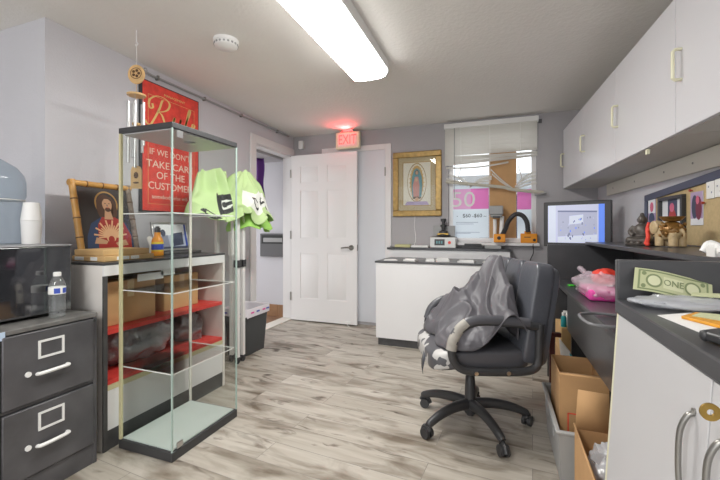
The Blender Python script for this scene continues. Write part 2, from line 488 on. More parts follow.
# casing round the left doorway and the closet door
b = MB()
b.box((XL+.001, 3.255, .002), (XL+.02, 3.35, 2.12)); b.box((XL+.001, 3.35, 2.03), (XL+.02, 4.11, 2.12)); b.box((XL+.001, 4.112, .002), (XL+.015, YB-.002, 2.12))
b.box((XL-.121, 3.35, .01), (XL+.001, 3.366, 2.03)); b.box((XL-.121, 4.094, .01), (XL+.001, 4.11, 2.03)); b.box((XL-.121, 3.366, 2.015), (XL+.001, 4.094, 2.03))
struct('trim_1', b, M['trim'], bevel=.003)
b = MB()
b.box((-2.02, YB-.016, .002), (-1.945, YB-.001, 2.10)); b.box((-1.215, YB-.016, .93), (-1.145, YB-.001, 2.10)); b.box((-1.215, YB-.016, .002), (-1.153, YB-.001, .93)); b.box((-1.945, YB-.016, 2.035), (-1.215, YB-.001, 2.10))
struct('trim_2', b, M['trim'], bevel=.003)
b = MB(); b.box((-1.943, YB-.012, .035), (-1.217, YB-.001, 2.033))
d = struct('door_2', b, mat('white_closet_door', '#dcdee4', .42))
b = MB()
for z in (.3, 1.73): b.cyl((-1.214, YB-.02, z), (-1.214, YB-.02, z+.1), .007)
part('door_hinge', b, M['nickel'], d)

# six panel door, swung open flat against the closet
dx0, dx1, dy0, dy1, dz0, dz1 = -2.385, -1.525, 4.035, 4.07, .014, 2.02
b = MB(); b.box((dx0, dy0+.006, dz0), (dx1, dy1, dz1))
zr = [dz0, .28, .83, 1.01, 1.59, 1.68, 1.88, dz1]; xr = [dx0, dx0+.125, dx0+.375, dx0+.485, dx0+.735, dx1]
for k in (0, 2, 4, 6): b.box((dx0, dy0, zr[k]), (dx1, dy0+.0065, zr[k+1]))
for i in (0, 2, 4):
    for k in (1, 3, 5): b.box((xr[i], dy0, zr[k]), (xr[i+1], dy0+.0065, zr[k+1]))
for i in (1, 3):
    for k in (1, 3, 5):
        x0, x1, z0, z1 = xr[i]+.022, xr[i+1]-.022, zr[k]+.022, zr[k+1]-.022
        b.add([(x0-.012, dy0+.007, z0-.012), (x1+.012, dy0+.007, z0-.012), (x1+.012, dy0+.007, z1+.012), (x0-.012, dy0+.007, z1+.012),
               (x0, dy0+.0015, z0), (x1, dy0+.0015, z0), (x1, dy0+.0015, z1), (x0, dy0+.0015, z1)],
              [(4,5,6,7), (0,1,5,4), (1,2,6,5), (2,3,7,6), (3,0,4,7)])
d = struct('door_1', b, M['door'])
b = MB(); b.cyl((dx1-.065, dy0, .905), (dx1-.065, dy0-.01, .905), .031, n=24); b.cyl((dx1-.065, dy0-.01, .905), (dx1-.065, dy0-.05, .905), .011)
b.tube(spline([(dx1-.06, dy0-.05, .905), (dx1-.11, dy0-.053, .909), (dx1-.175, dy0-.045, .90)], 5), .010)
b.box((dx1, dy0+.006, .87), (dx1+.003, dy0+.03, .94))
part('door_handle', b, M['nickel'], d)
for z in (.25, 1.0, 1.75):
    b = MB(); b.cyl((dx0-.006, dy0-.004, z), (dx0-.006, dy0-.004, z+.1), .008); b.box((dx0-.02, dy0+.001, z), (dx0-.006, dy0+.004, z+.1)); part('door_hinge', b, M['nickel'], d)
b = MB(); b.tube([(-1.63, 4.028, .03), (-1.63, 4.0, .012), (-1.6, 3.99, .004)], .004); b.box((-1.66, 4.02, .02), (-1.60, 4.033, .05)); part('door_stop', b, M['white'], d)

# window
b = MB(); t = .045
b.box((wx0, 4.19, wz0), (wx0+t, 4.235, wz1)); b.box((wx1-t, 4.19, wz0), (wx1, 4.235, wz1)); b.box((wx0+t, 4.19, wz0), (wx1-t, 4.235, wz0+t)); b.box((wx0+t, 4.19, wz1-t), (wx1-t, 4.235, wz1))
b.box((-.09, 4.2, wz0+t), (-.06, 4.235, wz1-t))
wn = struct('window_1', b, M['trim'], bevel=.003)
b = MB(); b.box((wx0+t, 4.212, wz0+t), (wx1-t, 4.218, wz1-t)); part('window_pane', b, M['win'], wn)
b = MB(); b.box((wx0-.015, YB-.075, wz0-.03), (wx1+.02, 4.19, wz0-.001)); part('window_sill', b, M['trim'], wn, bevel=.003)
# building across the yard that shows through the gap of the blind
b = MB(); b.box((-5, 9.0, -.1), (4, 9.2, 2.15)); b.box((-5, 8.9, 2.15), (4, 9.2, 2.35), 1)
for i in range(5): b.box((-3.4+i*1.5, 8.97, .9), (-2.6+i*1.5, 8.999, 1.9), 2)
solo('neighbouring_building', b, [mat('pale_stucco', '#d8dbe0', .8), M['grey'], M['p_dk']], 'pale stucco building across the yard seen through the window gap', 'building')
b = MB(); b.box((-6, YB+.3, -.15), (5, 9.4, -.05)); struct('ground_outside', b, mat('concrete_yard', '#b5b3ae', .9, vary=.1))

# ------------------------------------------------------------------ ceiling things
def ceiling_light(loc, label):
    r = thing('ceiling_light', label, 'light', loc, 0, 'fluorescent ceiling lights')
    b = MB(); b.box((-.14, -.62, -.07), (.14, .62, .006)); part('light_housing', b, M['whitem'], r, local=True, bevel=.006)
    pr = [(-.135, -.07), (-.133, -.09), (-.118, -.113), (-.08, -.125), (0, -.129), (.08, -.125), (.118, -.113), (.133, -.09), (.135, -.07)]
    b = MB(); n = len(pr)
    vs = [(p[0], -.6, p[1]) for p in pr] + [(p[0], .6, p[1]) for p in pr]
    for i in range(n-1): b.add([vs[i], vs[i+1], vs[n+i+1], vs[n+i]], [(0,1,2,3)], 0 if 2 <= i <= n-4 else 1)
    part('light_diffuser', b, [M['light'], M['lightside']], r, local=True, weld=True)
    for sgn in (-1, 1):
        y0, y1 = sorted((sgn*.6, sgn*.618))
        b = MB(); b.add([(p[0]*1.02, y0, p[1]*1.02) for p in pr]+[(p[0]*1.02, y1, p[1]*1.02) for p in pr],
              [(i, i+1, n+i+1, n+i) for i in range(n-1)]+[tuple(range(n)), tuple(range(2*n-1, n-1, -1))])
        part('end_cap', b, M['white'], r, local=True)
    return r
cl = ceiling_light((-.865, 1.945, cz(1.945)), 'lit wraparound fluorescent fixture on the ceiling in view')
c2 = dup(cl, (-.865, -.9, cz(-.9)), 0, 'added fill light, unseen copy of the fluorescent fixture behind the viewpoint')  # unseen copy, added to fill the room with light from behind

r = thing('smoke_detector', 'round white smoke detector on the ceiling', 'smoke detector', (-1.62, 1.94, cz(1.94)))
b = MB(); b.lathe([(.078, 0), (.078, -.018), (.072, -.022), (.070, -.040), (.05, -.052), (.0, -.053)]); part('detector_cover', b, M['white'], r, local=True)
b = MB()
for i in range(18):
    a = 2*pi*i/18; T = Matrix.Rotation(a, 4, 'Z'); b.box((.0705, -.006, -.036), (.0745, .006, -.026), T=T)
part('vent_slots', b, M['grey'], r, local=True)

# conduit along the top of the left wall
r = thing('conduit', 'thin grey conduit running along the top of the left wall', 'conduit', (XL+.02, 2.0, 2.2))
b = MB(); b.tube([(XL+.03, 1.99, 2.255), (XL+.022, 2.06, 2.252), (XL+.02, 2.12, 2.252), (XL+.02, 4.0, 2.252)], .0085); part('pipe', b, M['grey'], r)
b = MB(); b.tube([(XL+.05+.02*cos(a/8*2*pi), 1.985, 2.247+.02*sin(a/8*2*pi)) for a in range(8)], .005, closed=True); part('hook', b, M['grey'], r)
for y in (2.12, 2.6, 3.1, 3.75):
    b = MB(); b.box((XL+.001, y-.006, 2.236), (XL+.032, y+.006, 2.268)); part('clip', b, M['nickel'], r)
b = MB(); b.box((-2.325, YB-.05, 2.115), (-2.262, YB-.001, 2.215)); solo('door_chime', b, M['white'], 'small white plastic sensor box high in the corner above the door', 'sensor', bevel=.006)

# exit sign
r = thing('exit_sign', 'red lit EXIT sign hanging from the ceiling above the white door', 'exit sign', (-1.64, 4.05, 2.05))
T = fm((-1.64, 4.03, 2.155), (1,0,0), (0,0,1))
b = MB(); b.box((-1.79, 4.03, 2.055), (-1.49, 4.085, 2.25)); part('sign_housing', b, M['creamplastic'], r, bevel=.012)
b = MB(); b.box((-.118, -.075, -.001), (.118, .075, .003), T=T); part('sign_face', b, M['exitface'], r)
b = MB(); text(b, 'EXIT', .158, T @ Matrix.Translation((0, 0, .0045)), sx=.70); part('lettering', b, M['exitlet'], r)
b = MB(); b.box((-1.70, 4.045, 2.251), (-1.58, 4.075, cz(4.06))); part('canopy', b, M['white'], r)
b = MB(); b.box((-1.715, 4.026, 2.2505), (-1.585, 4.043, 2.2535)); part('downlight', b, M['redlamp'], r)

# ------------------------------------------------------------------ wind chime
cx, cy = -2.05, 1.66
r = thing('wind_chime', 'wooden wind chime with metal tubes hanging by the red sign', 'wind chime', (cx, cy, 1.3))
b = MB(); b.tube(spline([(cx, cy, cz(cy)), (cx, cy, 2.25), (cx+.012, cy, 2.235), (cx, cy, 2.222), (cx-.01, cy, 2.232)], 5), .003); part('hook', b, M['white'], r)
b = MB(); b.cyl((cx, cy, 2.225), (cx, cy, 1.99), .0015, n=6); part('hanging_cord', b, M['paper'], r)
T = fm((cx, cy, 2.05), (.93, .37, 0), (0, 0, 1))
b = MB(); b.prism([(.05*cos(2*pi*i/28), .058*sin(2*pi*i/28)) for i in range(28)], -.005, .005, 0, T)
d = part('top_disc', b, M['wood'], r, bevel=.002)
b = MB()
for i in range(5): b.ell(.017*cos(2*pi*i/5), .017*sin(2*pi*i/5)+.005, .009, .009, .0062, 0, T, n=12)
b.ring(0, .005, .034, .030, .0062, 0, T); part('paw_mark', b, M['bamd'], d)
b = MB(); b.cyl((cx, cy, 1.99), (cx, cy, 1.93), .0015, n=6); b.lathe([(.012, 0), (.05, .004), (.052, .014), (.012, .018), (0, .018)], (cx, cy, 1.915)); part('chime_ring', b, M['wood'], r)
for i in range(5):
    a = 2*pi*i/5+.4; x, y = cx+.042*cos(a), cy+.042*sin(a); h = .26+.035*i
    b = MB(); b.cyl((x, y, 1.93), (x, y, 1.875), .001, n=5); b.cyl((x, y, 1.88), (x, y, 1.88-h), .0085, n=14); part('chime_tube', b, M['chrome'], r)
b = MB(); b.lathe([(.0, 0), (.022, .004), (.024, .014), (.0, .02)], (cx, cy, 1.74)); b.cyl((cx, cy, 1.915), (cx, cy, 1.50), .001, n=5); part('striker', b, M['wood'], r)
T = fm((cx, cy, 1.42), (.93, .37, 0), (0, 0, 1))
b = MB(); pts = [(-.032, -.06), (.032, -.06), (.032, .05), (.022, .072), (.0, .08), (-.022, .072), (-.032, .05)]
b.prism(pts, -.004, .004, 0, T); d = part('wind_tag', b, M['wood'], r)
b = MB(); b.ell(0, .02, .014, .02, .005, 0, T, 14); b.ell(0, -.025, .018, .006, .005, 0, T, 14); part('tag_mark', b, M['bamd'], d)

# ------------------------------------------------------------------ red sign
r = thing('wall_sign', 'tall red wall sign reading Rule with cream lettering', 'sign', (XL, 2.24, 1.25))
sy0, sy1, sz0, sz1 = 1.975, 2.52, 1.245, 2.2
b = MB(); b.box((XL+.001, sy0, sz0), (XL+.03, sy1, sz1)); part('sign_edge', b, M['blackpl'], r)
T = fm((XL+.0305, (sy0+sy1)/2, (sz0+sz1)/2), (0,1,0), (0,0,1)); hw, hh = (sy1-sy0)/2-.008, (sz1-sz0)/2-.008
b = MB(); b.box((-hw, -hh, -.0005), (hw, hh, .001), T=T); part('sign_panel', b, M['signred'], r)
b = MB()
for s_ in (-1, 1):
    b.box((s_*(hw-.045)-.001, -hh+.05, .001), (s_*(hw-.045)+.001, hh-.09, .0018), T=T)
b.box((-hw+.045, -hh+.05, .001), (hw-.045, -hh+.052, .0018), T=T)
b.box((-hw+.045, hh-.09, .001), (hw-.045, hh-.088, .0018), T=T)
text(b, "MANAGEMENT", .026, T @ Matrix.Translation((.02, hh-.055, .0015)), sx=1.15)
part('gold_border', b, M['gold'], r)
b = MB(); T2 = T @ Matrix.Translation((-.235, .165, 0))
k = 1.0
for st in ([(.04,.0),(.075,.06),(.115,.14),(.135,.195),(.15,.205)],                                        # R stem
           [(.02,.135),(.03,.18),(.09,.222),(.16,.225),(.205,.195),(.185,.145),(.13,.115),(.10,.112),(.135,.09),(.16,.04),(.195,.005),(.225,.03)],
           [(.02,.135),(.035,.115),(.055,.13),(.05,.155)], [(-.01,.02),(.01,-.005),(.04,.0)],
           [(.225,.03),(.255,.105),(.24,.03),(.26,.008),(.30,.06),(.315,.105),(.298,.03),(.315,.008),(.345,.04)],   # u
           [(.345,.04),(.40,.16),(.412,.205),(.395,.19),(.365,.06),(.375,.01),(.41,.04)],                           # l
           [(.41,.04),(.445,.065),(.46,.095),(.44,.10),(.425,.055),(.437,.01),(.475,.025)]):                        # e
    ribbon(b, st, T2, .0022, .0095, .0016)
part('script_lettering', b, M['gold'], r)
b = MB()
for s_, z, w in (("IF WE DON'T", -.035, 1.0), ('TAKE CARE', -.125, 1.12), ('OF THE', -.205, 1.05), ('CUSTOMER', -.285, 1.05)):
    text(b, s_, .076 if s_ != "IF WE DON'T" else .066, T @ Matrix.Translation((-.015, z, .0015)), sx=w)
text(b, 'somebody else will', .044, T @ Matrix.Translation((-.02, -.365, .0015)))
part('lettering', b, M['ltext'], r)

# ------------------------------------------------------------------ filing cabinet + what stands on it
fx, fy0, fy1, fz = -1.805, .862, 1.252, .715
r = thing('filing_cabinet', 'charcoal two-drawer steel filing cabinet at the left edge', 'filing cabinet', (-2.1, 1.055, 0))
b = MB(); b.box((-2.415, fy0, .0), (fx-.012, fy1, fz-.02)); b.box((-2.415, fy0, .0), (fx, fy0+.018, fz-.02)); b.box((-2.415, fy1-.018, 0), (fx, fy1, fz-.02))
b.box((-2.415, fy0, 0), (fx-.003, fy1, .095)); b.box((fx-.02, fy0, .385), (fx-.004, fy1, .398))
part('cabinet_body', b, M['steel'], r, bevel=.002)
b = MB(); b.box((-2.415, fy0, fz-.02), (fx+.003, fy1+.002, fz)); part('cabinet_top', b, mat('dusty_grey_steel', '#757371', .45, metal=.2, vary=.25, vscale=14), r, bevel=.003)
for z0, z1, zc, zh in ((.10, .382, .31, .215), (.401, .690, .61, .515)):
    b = MB(); b.box((fx-.011, fy0+.021, z0), (fx+.008, fy1-.021, z1)); d = part('drawer', b, M['steel'], r, bevel=.004)
    T = fm((fx+.008, 1.052, zc), (0,1,0), (0,0,1))
    b = MB()
    for lo, hi in (((-.05,-.038,0),(.05,-.029,.004)), ((-.05,.029,0),(.05,.038,.004)), ((-.05,-.029,0),(-.041,.029,.004)), ((.041,-.029,0),(.05,.029,.004))): b.box(lo, hi, T=T)
    part('label_holder', b, M['whitem'], d)
    b = MB(); b.tube(spline([(fx+.006, 1.000, zh-.004), (fx+.026, 1.008, zh), (fx+.031, 1.06, zh+.002), (fx+.026, 1.108, zh+.002), (fx+.006, 1.114, zh)], 6), .0075, flat=1.1)
    part('handle', b, M['white'], d, label='white curved drawer handle')
    b = MB(); b.cyl((fx+.006, .966, zh+.006), (fx+.014, .966, zh+.006), .011); part('lock', b, M['white'], d)
b = MB(); b.box((fx+.003, .866, fz-.035), (fx+.0045, .893, fz-.002)); part('sticker', b, mat('pale_blue_sticker', '#b9cbe0', .5), r)
b = MB(); b.cyl((fx-.001, fy1-.013, fz-.036), (fx+.002, fy1-.013, fz-.036), .006); part('corner_hole', b, M['ink'], r)

r = thing('microwave', 'glossy black microwave on the filing cabinet', 'microwave', (-2.16, .98, fz))
mx = -1.925
b = MB(); b.box((-2.405, .74, fz+.012), (mx-.015, 1.215, fz+.322)); part('microwave_body', b, M['black'], r, bevel=.004)
b = MB(); b.box((mx-.015, .74, fz+.014), (mx, 1.213, fz+.32)); part('microwave_door', b, M['blackgl'], r, bevel=.004)
b = MB(); b.box((-2.405, .735, fz+.322), (mx-.004, 1.218, fz+.326)); part('top_plate', b, mat('grey_scuffed_metal', '#a9a9ac', .35, vary=.1), r)
for x, y in ((-2.36, .79), (-2.36, 1.17), (-1.97, .79), (-1.97, 1.17)):
    b = MB(); b.cyl((x, y, fz+.0005), (x, y, fz+.013), .014); part('foot', b, M['blackpl'], r)
MT = fz+.3265

r = thing('water_jug', 'big pale blue water cooler jug standing on the microwave', 'water jug', (-2.295, 1.075, MT))
b = MB(); pf = [(.0, 0), (.125, .0), (.135, .012), (.136, .07), (.128, .085), (.128, .10), (.136, .115), (.136, .19), (.129, .205), (.129, .22), (.136, .235), (.136, .30), (.128, .335), (.10, .375), (.055, .405), (.03, .42), (.03, .46)]
b.lathe(pf, (-2.295, 1.075, MT+.001), 36); part('jug_body', b, M['jug'], r)
b = MB(); b.lathe([(.034, .0), (.034, .035), (0, .037)], (-2.295, 1.075, MT+.44)); part('jug_cap', b, M['blue'], r)
b = MB(); b.lathe([(.133, .0), (.1335, .001), (.1335, .003), (.133, .004)], (-2.295, 1.075, MT+.212), 36); part('jug_band', b, M['whitem'], r)
r = thing('foam_cup', 'white foam cup, rim up, lower cup of the pair beside the water jug', 'cup', (-2.145, 1.168, MT), 0, 'foam cups by the jug')
b = MB(); b.lathe([(0, .001), (.036, .001), (.041, .11), (.042, .114), (.039, .114), (.033, .006), (0, .006)], n=28); part('cup_wall', b, M['white'], r, local=True)
r = thing('foam_cup', 'white foam cup turned upside down on top of the other foam cup', 'cup', (-2.145, 1.168, MT+.114), 0, 'foam cups by the jug')
b = MB(); b.lathe([(.039, .001), (.042, .001), (.041, .006), (.031, .088), (.0, .089)], n=28); part('cup_wall', b, M['white'], r, local=True)

def water_bottle(loc, label):
    r = thing('water_bottle', label, 'water bottle', loc)
    b = MB(); pf = [(0, .004), (.02, .0), (.030, .004), (.0315, .02)]
    for i in range(6): pf += [(.0315, .02+i*.014), (.0295, .027+i*.014)]
    pf += [(.0315, .106), (.0315, .142), (.029, .155), (.020, .175), (.0125, .186), (.0125, .198)]
    b.lathe(pf, n=28); part('bottle_body', b, M['bottle'], r, local=True)
    b = MB(); b.lathe([(.0318, .108), (.0322, .109), (.0322, .138), (.0318, .139)], n=28); s = part('bottle_label', b, M['paper'], r, local=True)
    b = MB(); vs = []
    for a0, a1 in ((-.9, -.2), (.1, .8), (2.2, 3.)):
        vs = [(.0325*cos(a0+(a1-a0)*i/8), .0325*sin(a0+(a1-a0)*i/8), z) for z in (.112, .135) for i in range(9)]
        b.add(vs, [(i, i+1, 10+i, 9+i) for i in range(8)])
    part('label_print', b, M['blue'], s, local=True)
    b = MB(); b.lathe([(.0145, .187), (.015, .189), (.015, .203), (.013, .205), (0, .205)], n=24); part('bottle_cap', b, M['white'], r, local=True)
    return r
water_bottle((-1.865, 1.115, fz+.0005), 'clear plastic water bottle with a blue and white label on the filing cabinet')

# ------------------------------------------------------------------ display counter (shop counter with open front)
qx, q0, q1, qt = -1.84, 1.308, 2.19, .945
r = thing('display_counter', 'white open-fronted display counter with black top and red-edged shelves', 'display counter', (-2.12, 1.75, 0))
b = MB(); b.box((XL+.004, q0, .0), (qx-.008, q0+.02, qt-.014)); part('end_panel', b, M['panel'], r)
b = MB(); b.box((qx-.0078, q0, .0), (qx, q0+.022, qt-.067)); part('front_post', b, M['kick'], r)
b = MB(); b.box((XL+.004, q1-.02, .0), (qx, q1, qt-.014)); part('end_panel', b, M['panel'], r)
b = MB(); b.box((XL+.004, q0+.02, .0), (XL+.02, q1-.02, qt-.014)); part('back_panel', b, M['panel'], r)
b = MB(); b.box((XL+.004, q0-.002, qt-.013), (qx+.002, q1+.002, qt)); part('counter_top', b, M['black'], r, bevel=.002)
b = MB(); b.box((qx-.02, q0+.001, qt-.066), (qx+.001, q1-.001, qt-.0135)); part('top_rail', b, M['lam'], r)
for z in (.600, .347):
    b = MB(); b.box((XL+.021, q0+.023, z-.02), (qx-.022, q1-.021, z)); b.box((qx-.022, q0+.023, z-.02), (qx-.006, q1-.021, z+.002), 1)
    part('shelf', b, [M['red'], M['red']], r)
b = MB(); b.box((qx-.02, q0+.023, .10), (qx-.002, q1-.021, .30)); part('lower_panel', b, M['lam'], r)
b = MB(); b.box((qx-.02, q0+.023, .30), (qx-.001, q1-.021, .326)); part('metal_trim', b, M['yellowm'], r)
b = MB(); b.box((qx-.024, q0+.023, .0), (qx-.004, q1-.021, .098)); part('kick_board', b, M['kick'], r)
b = MB()
for y, w, z in ((1.60, .17, .845), (1.72, .10, .86)): b.box((qx-.024, y-w/2, z-.02), (qx-.0225, y+w/2, z+.02))
part('paper_tag', b, M['paper'], r)

def carton(name, lo, hi, label, m, tape=True, cat='box', group=None, rz=0):
    c = ((lo[0]+hi[0])/2, (lo[1]+hi[1])/2, lo[2]); h = ((hi[0]-lo[0])/2, (hi[1]-lo[1])/2, hi[2]-lo[2])
    r = thing(name, label, cat, c, rz, group)
    b = MB(); b.box((-h[0], -h[1], .0005), (h[0], h[1], h[2])); part('box_body', b, m, r, local=True, bevel=.003)
    if tape:
        b = MB(); b.box((-.02, -h[1]-.0006, h[2]*.55), (.02, h[1]+.0006, h[2]+.0008)); b.box((h[0], -.02, h[2]*.6), (h[0]+.0008, .02, h[2]+.0008)); b.box((-h[0], -.02, h[2]), (h[0], .02, h[2]+.0008))
        part('packing_tape', b, mat('tan_packing_tape', '#d8bd92', .3), r, local=True)
    return r
carton('cardboard_box', (-2.33, 1.36, .601), (-1.92, 1.68, .835), 'brown cardboard box at the left on the upper shelf of the display counter', M['cardb'], group='boxes in the counter')
carton('cardboard_box', (-2.30, 1.77, .601), (-1.95, 2.05, .82), 'brown cardboard box at the right on the upper shelf of the display counter', M['cardb2'], group='boxes in the counter')
def bag_lump(c, r, seed, amp=.03, sc=9, n=30):
    b = MB(); cr = crinkle(seed, amp, sc); zc = c[2]
    b.ball(c, r, n, 0, None, cr(Vector(c)))
    lo = zc-r[2]*.72
    for p in b.v:
        if p.z < lo: p.z = lo
    return b, lo
b, lo = bag_lump((-2.08, 1.66, .347), (.17, .25, .16), 3); 
for p in b.v: p.z += .3485-lo; p.x = max(min(p.x, qx-.035), XL+.03); p.z = min(p.z, .565)
solo('plastic_bag', b, M['bagblack'], 'crumpled black plastic bag filling the lower shelf of the display counter', 'bag', weld=True)
b, lo = bag_lump((-2.08, 2.055, .347), (.13, .10, .12), 5)
for p in b.v: p.z += .3485-lo; p.x = max(min(p.x, qx-.035), XL+.03); p.y = min(p.y, q1-.03); p.z = min(p.z, .56)
solo('plastic_bag', b, M['bagblack'], 'smaller black plastic bag at the right end of the lower counter shelf', 'bag', weld=True)

# things on the counter top
def leaning(name, label, cat, y0, y1, x_bot, x_top, z0, H):
    """frame leaning back towards the left wall; returns its root and face matrix (origin at the lower left corner)"""
    r = thing(name, label, cat, (x_bot, (y0+y1)/2, z0))
    up = Vector((x_top-x_bot, 0, sqrt(H*H-(x_top-x_bot)**2)))
    return r, fm((x_bot, y0, z0), (0,1,0), up)
r, T = leaning('framed_picture', 'bamboo framed devotional picture of a figure in red and blue leaning on the counter', 'picture', 1.415, 1.785, -2.18, -2.275, qt+.012, .455)
w, h = .375, .45; fw = .034
b = MB(); b.box((.01, .01, -.014), (w-.01, h-.01, -.004), T=T); part('backing', b, M['cardd'], r)
for nm, pts, mm in (('frame_rail', [(.0, fw/2, 0), (w, fw/2, 0)], 'bamboo'), ('frame_rail', [(.0, h-fw/2, 0), (w, h-fw/2, 0)], 'bamboo'),
                ('frame_rail', [(fw/2, .0, 0), (fw/2, h, 0)], 'bamboo'), ('frame_rail', [(w-fw/2, .0, 0), (w-fw/2, h, 0)], 'bark')):
    a, c = Vector(pts[0]), Vector(pts[1]); P = [a+(c-a)*i/24 for i in range(25)]
    b = MB(); b.tube(P, fw/2, 12, 0, T, rs=[fw/2*(1+.09*(i % 6 == 0)) for i in range(25)])
    fr = part(nm, b, M[mm], r)
    for i in (6, 12, 18):
        b = MB(); q = a+(c-a)*i/24; dd = (c-a).normalized()*.0035; b.tube([q-dd, q+dd], fw/2*1.12, 12, 0, T)
        part('knot', b, M['bamd'], fr)
b = MB(); mats = [M['p_dark'], M['p_halo'], M['p_hair'], M['p_skin'], M['p_red'], M['p_blue'], M['p_ray'], M['p_ivory']]
x0, x1, y0, y1 = fw*.9, w-fw*.9, fw*.9, h-fw*.9; o = .0
b.box((x0, y0, -.004), (x1, y1, o), 0, T)
cxp = .20; hz = .315
b.ell(cxp, hz+.005, .072, .078, .0005, 1, T); b.ell(cxp, hz+.005, .062, .068, .0007, 0, T)
b.ell(cxp-.012, hz-.022, .052, .085, .0009, 2, T); b.ell(cxp+.02, hz-.03, .042, .075, .0009, 2, T)                     # long hair
b.poly([(x0+.02, y0), (x1-.005, y0), (x1-.005, .13), (cxp+.105, .20), (cxp+.04, .235), (cxp-.045, .235), (cxp-.11, .195), (x0+.03, .12)], .0011, 5, T)
b.poly([(cxp-.085, y0), (x1-.02, y0), (x1-.012, .12), (cxp+.095, .205), (cxp+.04, .236), (cxp-.04, .236), (cxp-.07, .19)], .0013, 4, T)
b.poly([(cxp-.026, .222), (cxp+.030, .222), (cxp+.018, .28), (cxp-.016, .28)], .0015, 3, T)
b.ell(cxp+.002, hz, .030, .042, .0017, 3, T)
b.poly([(cxp-.034, hz+.048), (cxp+.034, hz+.048), (cxp+.032, hz+.018), (cxp+.012, hz+.035), (cxp-.012, hz+.034), (cxp-.030, hz+.010)], .0019, 2, T)
b.ell(cxp+.003, hz-.032, .018, .014, .0019, 2, T, 14); b.ell(cxp+.004, hz-.021, .0085, .0028, .0021, 4, T, 10)
for s_ in (-1, 1): b.ell(cxp+.003+s_*.012, hz+.006, .0055, .0024, .0021, 2, T, 10)
b.poly([(cxp+.001, hz+.004), (cxp+.007, hz-.011), (cxp-.001, hz-.011)], .0021, 5, T)
for i in range(17):
    a = pi*(-.02+1.04*i/16); L = .075+.028*(i % 2)
    b.poly([(cxp+.014*cos(a-.35), .115+.014*sin(a-.35)), (cxp+L*cos(a-.05), .115+L*sin(a-.05)), (cxp+L*cos(a+.05), .115+L*sin(a+.05)), (cxp+.014*cos(a+.35), .115+.014*sin(a+.35))], .0017+.00002*i, 6, T)
b.ell(cxp, .108, .030, .026, .0022, 6, T); b.ell(cxp, .098, .019, .021, .0024, 4, T)
b.poly([(cxp-.105, .075), (cxp-.035, .07), (cxp-.022, .088), (cxp-.05, .10), (cxp-.09, .112)], .0024, 3, T); b.poly([(cxp+.105, .06), (cxp+.035, .055), (cxp+.022, .075), (cxp+.05, .088), (cxp+.09, .095)], .0024, 3, T)
part('picture', b, mats, r)

r = carton('flat_box', (-2.13, 1.345, qt+.001), (-1.885, 1.64, qt+.03), 'flat tan cardboard box, lower of the two under the bamboo framed picture', M['cardb2'], False, group='flat boxes on the counter')
b = MB()
for y, w in ((-.08, .07), (.0, .05)): b.box((.1226, y, .006), (.1235, y+w, .024))
b.box((-.10, -.1484, .005), (-.03, -.1475, .024)); b.box((.02, -.1484, .005), (.07, -.1475, .024)); part('paper_label', b, M['paper'], r, local=True)
carton('flat_box', (-2.12, 1.35, qt+.0305), (-1.90, 1.62, qt+.062), 'flat tan cardboard box, upper of the two under the bamboo framed picture', M['cardb2'], False, group='flat boxes on the counter')

r = thing('spray_bottle', 'yellow and orange bottle with black cap on the counter', 'bottle', (-2.04, 1.80, qt))
b = MB(); b.lathe([(0, .001), (.032, .001), (.035, .006), (.035, .085), (.030, .105), (.019, .125), (.017, .15)], n=28); part('bottle_body', b, mat('yellow_bottle', '#f0d23c', .35), r, local=True)
b = MB(); b.lathe([(.0352, .09), (.0302, .1065), (.0192, .126), (.0175, .15), (.017, .15)], n=28); b.lathe([(.0353, .003), (.0355, .004), (.0355, .03), (.0353, .031)], n=28); part('orange_sleeve', b, M['orange'], r, local=True)
b = MB(); b.lathe([(.0353, .04), (.0356, .041), (.0356, .075), (.0353, .076)], n=28); part('blue_label', b, M['blue'], r, local=True)
b = MB(); b.lathe([(.018, .15), (.018, .178), (.012, .18), (.012, .188), (0, .189)], n=24); part('bottle_cap', b, M['blackpl'], r, local=True)

r, T = leaning('photo_frame', 'silver framed faded photograph standing at the right end of the counter', 'photo', 1.86, 2.16, -2.13, -2.17, qt+.022, .20)
b = MB()
for lo, hi in (((0,0,-.01),(.3,.014,.006)), ((0,.186,-.01),(.3,.2,.006)), ((0,.014,-.01),(.014,.186,.006)), ((.286,.014,-.01),(.3,.186,.006))): b.box(lo, hi, T=T)
part('frame', b, M['chrome'], r, bevel=.003)
b = MB(); b.box((.014, .014, -.008), (.286, .186, 0), 0, T)
b.poly([(.02,.10),(.28,.12),(.28,.186),(.02,.186)], .0006, 1, T); b.poly([(.16,.03),(.25,.04),(.25,.13),(.16,.12)], .0010, 2, T); b.poly([(.04,.02),(.13,.02),(.12,.11),(.05,.10)], .0010, 3, T); b.poly([(.27,.014),(.286,.014),(.286,.186),(.27,.186)], .0012, 4, T)
b.ell(.085, .125, .02, .025, .0014, 2, T); b.poly([(.014,.014),(.286,.014),(.286,.03),(.014,.026)], .0016, 2, T)
part('photograph', b, [M['p_lily'], M['p_white'], M['p_dk'], M['p_grey'], M['blue']], r)
b = MB(); b.box((-2.17, 1.845, qt+.001), (-2.03, 2.17, qt+.02)); part('frame_base', b, M['kick'], r, bevel=.004)
b = MB(); T = fm((-2.1, 1.83, qt+.003), (.5, .87, 0), (0,0,1))
b.prism([(-.03, 0), (.04, 0), (.045, .03), (.02, .05), (.01, .09), (-.03, .125), (-.045, .11), (-.03, .06)], -.006, .006, 0, T)
solo('paper_ornament', b, M['paper'], 'small white wing-shaped ornament beside the silver photo frame', 'ornament', bevel=.003)

